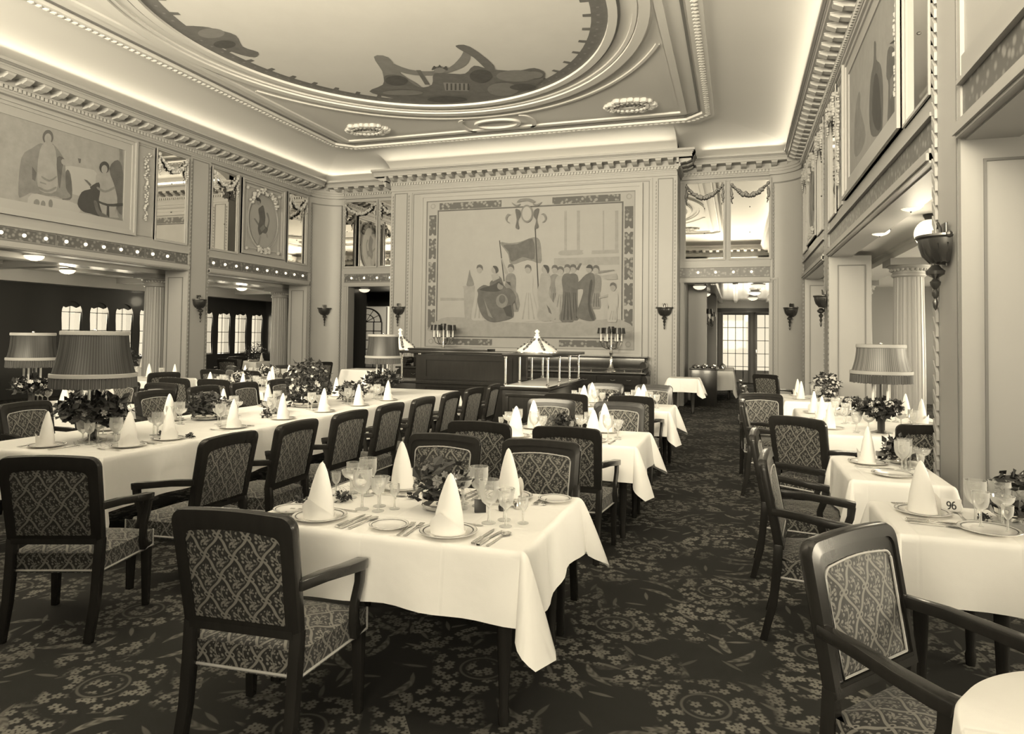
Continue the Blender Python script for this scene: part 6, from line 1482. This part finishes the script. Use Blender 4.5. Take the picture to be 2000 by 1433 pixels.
# flowers
flowers((-1.40, 3.15, Z), 'dark flowers in a silver bowl on the nearest table', .13, .25, 11, nb=18)
flowers((-1.46, 5.93, Z), 'low flowers in a bowl on the second aisle table', .10, .16, 12, nb=10)
flowers((-1.46, 8.66, Z), 'low pale flowers in a bowl on the third aisle table', .11, .15, 13, nb=26, pet=PETAL)
flowers((-4.98, 5.55, Z), 'dark flowers beside the big lamp on the long table', .22, .24, 14, nb=18, nl=320)
flowers((-4.78, 6.95, Z), 'tall spreading flowers at the middle of the long table', .27, .52, 15, nb=46, nl=620, pet=PETAL)
flowers((-4.72, 6.25, Z), 'low flowers in front of the tall ones on the long table', .13, .14, 19, nb=16, nl=150)
flowers((-4.68, 7.75, Z), 'round flowers between tall ones and far lamp of the long table', .19, .24, 16, nb=14, nl=280)
flowers((1.27, 3.93, Z), 'dark flowers on the table numbered 96', .12, .22, 17, nb=8)
flowers((1.08, 5.45, Z), 'dark flowers in a bowl on the table behind number 96', .09, .18, 18, nb=16)
flowers((1.25, 8.75, Z), 'pale flowers on the right-wall lamp table beyond the lamp', .15, .2, 20, nb=30, pet=PETAL)
flowers((1.25, 11.1, Z), 'tall pale flowers on the far right-wall table', .2, .36, 21, nb=60, nl=260, pet=PETAL)
flowers((1.2, 10.55, Z), 'low pale flowers on the far right-wall table', .15, .18, 22, nb=40, nl=160, pet=PETAL)
flowers((-7.0, 5.92, Z), 'pale flowers on the table behind the middle of the long one', .2, .3, 23, nb=50, pet=PETAL)
flowers((-7.25, 8.78, Z), 'pale flowers on the table behind the tall flowers', .18, .26, 24, nb=40, pet=PETAL)
flowers((-8.35, 10.84, Z), 'pale flowers on the table before the left corner', .2, .26, 25, nb=40, pet=PETAL)
flowers((-13.7, 12.6, Z), 'dark flowers under the first left-aisle windows', .3, .5, 26, nb=10, nl=300)
flowers((-13.7, 17.2, Z), 'dark flowers under the farther left-aisle windows', .32, .5, 27, nb=20, nl=300)
flowers((-11.4, 19.4, .6), 'mixed flowers before the arched glass door', .42, .62, 28, nb=50, nl=420, group='floor flower stands') if False else None
flowers((3.7, 8.2, Z), 'dark flowers on the right-aisle table', .22, .4, 29, nb=20, nl=220)
for k, (x, y, l) in enumerate(((-1.93, 3.12, 'dark tuft of leaves beside the armchair napkin of the nearest table'), (-2.09, 2.99, 'dark tuft of leaves at the inner edge of the nearest table'),
        (-1.62, 3.30, 'dark sprig behind the goblets of the nearest table'), (-4.35, 4.42, 'dark tuft of leaves before the big lamp'), (-4.22, 4.52, 'small dark sprig near the row side before the big lamp'),
        (-4.5, 4.55, 'second dark tuft of leaves before the big lamp'), (-4.55, 5.9, 'dark sprig before the low flowers of the long table'), (1.13, 3.86, 'dark sprig between the glasses of table 96'))):
    sprig((x, y, Z), l, 40 + k, (.042, .036, .026, .055, .032, .045, .05, .03)[k])
sprig((-2.0, 3.33, Z), 'pale feathery fern strewn at the inner end of the nearest table', 60, fern=True)
sprig((-1.3, 3.44, Z), 'pale feathery fern behind the flower bowl of the nearest table', 61, fern=True)
sprig((-4.6, 3.98, Z), 'pale feathery fern around the foot of the big lamp', 62, fern=True)

# lamps on the tables
lamp((-4.80, 4.13, Z), 'large dark pleated lamp at the near end of the long table', .293, .228, .42, .43, True, seed=71, wr=.27)
lamp((-4.72, 8.62, Z), 'dark pleated lamp at the far end of the long table', .242, .205, .45, .40, True, seed=72, wr=.25)
lamp((-7.62, 5.76, Z), 'dark lamp at the left edge, on the table beyond the long one', .25, .21, .44, .38, True, seed=74, wr=.2, pet=PETAL)
lamp((1.27, 7.12, Z), 'pale pleated lamp on the right-wall table', .255, .20, .47, .345, False, seed=73, wr=.17, pet=PETAL)

# ------------------------------------------------------------------ buffet, sideboard and what stands on them
def moulded_front(mb, x0, x1, y, z0, z1):
    ring(mb, lambda u, d, z: (u, y - d, z), x0, x1, z0, z1, .05, .018, WOOD, 0)
bf = empty('buffet_counter', (-4.0, 11.0, 0)); tag(bf, 'dark wood buffet counter with brass columns and raised shelf', 'buffet')
ox, oy = -4.0, 11.0
def part(nm, f, parent=None, **k):
    m = MB(); f(m); m.v = [(x - ox, y - oy, z) for x, y, z in m.v]; return m.build(nm, parent or bf, **k)
part('body', lambda m: (m.box(-5.25, -3.42, 10.75, 11.35, 0, 1.28, WOOD), moulded_front(m, -5.1, -3.5, 10.75, .86, 1.24), moulded_front(m, -5.1, -3.5, 10.75, .1, .78), m.box(-5.25, -3.42, 10.71, 11.35, .79, .83, WOOD)), smooth=False)
part('wing', lambda m: (m.box(-3.41, -2.68, 9.98, 12.2, 0, .80, WOOD), m.box(-3.45, -2.64, 9.94, 12.24, .80, .845, WOOD), moulded_front(m, -3.36, -2.73, 9.98, .1, .74)), bev=.004)
part('marble_top', lambda m: m.box(-3.38, -2.71, 10.0, 12.15, .845, .862, STONE), bev=.003)
part('end_table', lambda m: (m.box(-5.85, -5.25, 10.75, 11.35, .79, .83, WOOD), m.box(-5.80, -5.25, 10.8, 11.3, 0, .79, WOOD)), bev=.004)
part('shelf', lambda m: (m.box(-5.9, -3.40, 10.72, 11.4, 1.30, 1.345, WOOD), m.box(-3.42, -2.62, 9.95, 12.25, 1.30, 1.345, WOOD), m.box(-5.6, -4.0, 10.9, 11.3, 1.345, 1.385, WOOD)), bev=.006)
for (x, y) in ((-3.38, 10.03), (-2.71, 10.03), (-2.71, 10.75), (-2.71, 11.45), (-2.71, 12.15), (-3.38, 10.75), (-3.38, 11.45), (-3.38, 12.15), (-5.20, 10.80), (-5.80, 11.30), (-5.80, 10.80)):
    z0 = .83 if x < -5 else .862
    part('brass_column', lambda m: m.lathe([(.028, z0), (.028, z0 + .02), (.018, z0 + .03), (.018, 1.27), (.028, 1.28), (.028, 1.30)], BRASS, (x, y, 0), 12))
def cake(loc, label, s=1.0):
    o = empty('tiered_cake', loc); tag(o, label, 'cake', 'pyramid cakes on the buffet')
    b = MB(); b.lathe([(.001, 0), (.36 * s, 0), (.36 * s, .012), (.001, .012)], SILVER, n=36); b.build('tray', o)
    b = MB(); b.lathe([(.33 * s, .012), (.335 * s, .035), (.24 * s, .10), (.16 * s, .15), (.09 * s, .20), (.055 * s, .235), (.05 * s, .27), (.001, .275)], SUGAR, n=32); b.build('icing_cone', o)
    g = MB(); rr = random.Random(4)
    for q in range(6):
        a = q * pi / 3 + .1
        for i in range(14):
            t = i / 13; rad = (.32 - .25 * t) * s; z = .05 + .17 * t
            g.ball((rad * cos(a) + rr.uniform(-.01, .01), rad * sin(a) + rr.uniform(-.01, .01), z), .024, MIDPETAL if i % 3 else LEAF, 6, 3)
    g.build('garland', o)
    k = MB(); k.lathe([(.03, .275), (.04, .30), (.02, .305), (.03, .33), (.045, .345), (.03, .365), (.001, .385)], SUGAR, n=14); k.build('crown', o)
    return o
cake((-3.16, 11.0, 1.345), 'white pyramid cake with garlands on the buffet shelf before the tapestry')
cake((-5.72, 11.06, 1.345), 'white pyramid cake half hidden behind the far lamp', .85)
# sideboard against the tapestry wall
ox, oy = -4.9, 15.6
sb = empty('sideboard', (ox, oy, 0)); tag(sb, 'long dark carved sideboard under the tapestry', 'sideboard')
P_ = lambda nm, f, **k: part(nm, f, sb, **k)
P_('body', lambda m: (m.box(-7.85, -1.98, 15.15, 15.9, 0, .80, WOOD), [moulded_front(m, -7.7 + i * .97, -6.85 + i * .97, 15.15, .12, .5) for i in range(6)]), smooth=False)
P_('counter_top', lambda m: m.box(-7.92, -1.90, 15.08, 15.92, .80, .84, WOOD), bev=.006)
P_('back_board', lambda m: (m.box(-7.75, -1.98, 15.72, 15.93, .84, 1.14, WOOD), m.box(-7.8, -1.92, 15.68, 15.95, 1.14, 1.18, WOOD)), bev=.005)
for i in range(6):
    x0 = -7.7 + i * .97
    d = P_('drawer', lambda m: (m.box(x0, x0 + .85, 15.13, 15.16, .56, .76, WOOD), moulded_front(m, x0, x0 + .85, 15.13, .56, .76)), smooth=False)
    for q in (.25, .6):
        m = MB(); m.tube([(x0 + q - .05 - ox, 15.12 - oy, .67), (x0 + q - ox, 15.09 - oy, .655), (x0 + q + .05 - ox, 15.12 - oy, .67)], .007, BRASS, 6); m.build('handle', d)
for x, s in ((-1.96, 1), (-7.86, -1)):
    P_('scrolled_end', lambda m: (m.lathe([(.001, 0), (.12, 0), (.12, .5), (.001, .5)], WOOD, n=18, T=lambda a, b, c: (x + s * .02 + a * .7, 15.2 + c, .66 + b)), m.lathe([(.001, 0), (.09, 0), (.09, .4), (.001, .4)], WOOD, n=18, T=lambda a, b, c: (x - s * .02 + a * .8, 15.4 + c, .98 + b)), m.lathe([(.001, 0), (.06, 0), (.06, .3), (.001, .3)], WOOD, n=18, T=lambda a, b, c: (x + s * .05 + a, 15.5 + c, .83 + b))))
rl = P_('gallery_rail', lambda m: (m.tube([(-4.2, 15.12, .915), (-1.97, 15.12, .915), (-1.97, 15.65, .915)], .009, BRASS, 6), m.tube([(-4.2, 15.12, .85), (-1.97, 15.12, .85)], .008, BRASS, 6)))
for i in range(7):
    m = MB(); m.lathe([(.012, .84), (.007, .86), (.012, .88), (.007, .90), (.013, .915), (.001, .93)], BRASS, (-4.2 + i * .3717 - ox, 15.12 - oy, 0), 8); m.build('baluster', rl)
def candelabrum(loc, label, h=.5):
    o = empty('candelabrum', loc); tag(o, label, 'candelabrum', 'shaded candelabra on the sideboard')
    b = MB(); b.lathe([(.001, 0), (.15, 0), (.15, .02), (.10, .04), (.06, .10), (.035, .2), (.025, .3 * h / .5), (.045, .36 * h / .5), (.02, .4 * h / .5), (.018, h)], BRASS, n=20); b.build('stem', o)
    for i in range(6):
        a = 2 * pi * i / 6 + .3; c, s = cos(a), sin(a); R = .23
        b = MB(); b.tube([(.02 * c, .02 * s, h - .04), (.10 * c, .10 * s, h - .07), (.19 * c, .19 * s, h - .03), (R * c, R * s, h + .08)], .011, BRASS, 6); b.lathe([(.03, .08), (.035, .10), (.02, .10)], BRASS, (R * c, R * s, h - .0), 10); arm = b.build('arm', o)
        b = MB(); b.lathe([(.018, .10), (.018, .30), (.001, .31)], CANDLE, (R * c, R * s, h), 8); b.build('candle', arm)
        b = MB(); b.lathe([(.088, .27), (.07, .40)], BLACKW, (R * c, R * s, h), 16); b.build('small_shade', arm)
    b = MB(); b.lathe([(.018, h), (.02, h + .3), (.001, h + .31)], CANDLE, n=8); b.build('candle', o)
    b = MB(); b.lathe([(.085, h + .30), (.066, h + .43)], BLACKW, n=16); b.build('small_shade', o)
candelabrum((-2.68, 15.35, .8415), 'brass candelabrum with black shades at the open end of the sideboard', .58)
candelabrum((-6.82, 15.45, .8415), 'brass candelabrum with black shades behind the buffet shelf', .62)
# passage things
m = MB(); m.box(-1.05, -.45, 16.95, 17.6, 0, .86, WOOD); m.box(-1.08, -.42, 16.92, 17.64, .86, .89, WOOD)
o = m.build('cutlery_cabinet', bev=.004); tag(o, 'dark cutlery cabinet just inside the passage doorway', 'cabinet')
rr = random.Random(9); DL = ['front corner', 'front middle', 'front end', 'middle row wall side', 'middle row centre', 'middle row open side', 'back wall side', 'back centre', 'back open side']
for i in range(9):
    m = MB(); m.lathe([(.001, 0), (.04, 0), (.075, .02), (.08, .05), (.06, .07), (.02, .085), (.001, .11)], SILVER, n=16)
    o = m.build('covered_dish'); o.location = (-.95 + .2 * (i % 3), 17.1 + .2 * (i // 3), .89); tag(o, 'small covered silver dish on the passage cabinet, ' + DL[i], 'dish', 'covered silver dishes')
for i in range(6):
    m = MB(); m.lathe([(.001, 0), (.05, 0), (.085, .02), (.09, .06), (.06, .09), (.001, .13)], SILVER, n=16)
    o = m.build('dish_cover'); o.location = (-.39, 19.15 + .42 * i, Z); tag(o, '%s silver dish cover along the passage serving table' % ORD[i], 'dish', 'silver dish covers')

# ------------------------------------------------------------------ wall and ceiling lamps
MLP = lambda u, d, z: (XL + .025 + d, u, z); MRP = lambda u, d, z: (XR - .025 - d, u, z)
sconce(MLP, 12.1, 2.30, 'bronze bowl sconce on the left-wall pilaster')
sconce(MRP, 12.1, 2.30, 'bronze bowl sconce on the far right-wall pilaster')
sconce(MRP, 5.36, 2.31, 'large bronze bowl sconce on the near right-wall pillar')
sconce(MCN, -8.32, 2.30, 'bronze bowl sconce on the wall left of the tapestry')
sconce(MCN, -1.57, 2.28, 'bronze bowl sconce on the wall right of the tapestry')
k7 = sqrt(.5)
sconce(lambda u, d, z: (-10.985 + (u + d) * k7, 16.635 + (u - d) * k7, z), 0, 2.30, 'bronze bowl sconce in the rounded left corner')
sconce(lambda u, d, z: (1.185 + (u - d) * k7, 16.635 + (-u - d) * k7, z), 0, 2.30, 'bronze bowl sconce in the rounded right corner')
for x, y, l in ((-14.0, 11.3, 'bowl lamp on the left-aisle ceiling before the windows'), (-14.0, 16.9, 'bowl lamp on the left-aisle ceiling in the far bay'), (-11.95, 9.0, 'bowl lamp just inside the left-wall opening'),
                (1.66, 9.35, 'bowl lamp on the right-aisle ceiling, farther one'), (1.63, 7.62, 'bowl lamp on the right-aisle ceiling, nearer one'), (3.7, 9.0, 'bowl lamp beyond the beam of the right aisle'), (3.6, 11.6, 'bowl lamp beyond the fluted column of the right aisle'),
                (.48, 17.6, 'first bowl lamp on the passage ceiling'), (.48, 20.5, 'second bowl lamp on the passage ceiling'), (.48, 23.1, 'third bowl lamp on the passage ceiling'),
                (-.9, 17.9, 'first small bowl lamp by the passage wall'), (-.9, 21.0, 'second small bowl lamp by the passage wall'), (-.9, 24.0, 'third small bowl lamp by the passage wall'),
                (-9.0, 18.0, 'bowl lamp on the ceiling beyond the left-hand doorway'), (-10.4, 17.8, 'second bowl lamp beyond the left-hand doorway')):
    ceiling_bowl((x, y, 2.98 if y > 17.3 else 3.0), l, sc=.72 if 1.6 < x < 1.7 else 1.0)
g = empty('globe_lamp', (2.0, 8.5, 2.99)); tag(g, 'opal globe lamp hanging behind the near right-wall sconce', 'ceiling lamp')
m = MB(); m.ball((0, 0, -.2), .155, OPAL, 24, 14); m.build('glass_globe', g); m = MB(); m.lathe([(.001, 0), (.07, 0), (.05, -.04), (.05, -.07)], BRONZE, n=16); m.build('ceiling_rose', g)
for x, y, p in ((-14.0, 11.3, 14), (-14.0, 16.9, 14), (-11.95, 9.0, 8), (1.95, 8.5, 25), (3.7, 9.0, 30), (3.6, 12, 25), (.48, 20, 16), (.48, 24, 16)): point('aisle_lamp_glow', (x, y, 2.55), p, .15)
for k, y in enumerate((18.6, 20.9)):
    m = MB(); m.lathe([(.03, -.2), (.045, -.1), (.02, .0)], BRONZE, (-.69, y, 2.2), 10); m.tube([(-.75, y, 2.0), (-.69, y, 1.96), (-.66, y, 2.0)], .012, BRONZE, 6)
    o = m.build('wall_bracket'); tag(o, ('nearer', 'farther')[k] + ' candle bracket on the passage wall', 'wall lamp', 'passage wall brackets')
    m = MB(); m.lathe([(.03, .0), (.035, .2), (.03, .22)], CANDLE, (-.68, y, 2.05), 10); m.build('candle', o)
    m = MB(); m.lathe([(.09, .2), (.07, .33)], BLACKW, (-.68, y, 2.05), 14); m.build('small_shade', o)
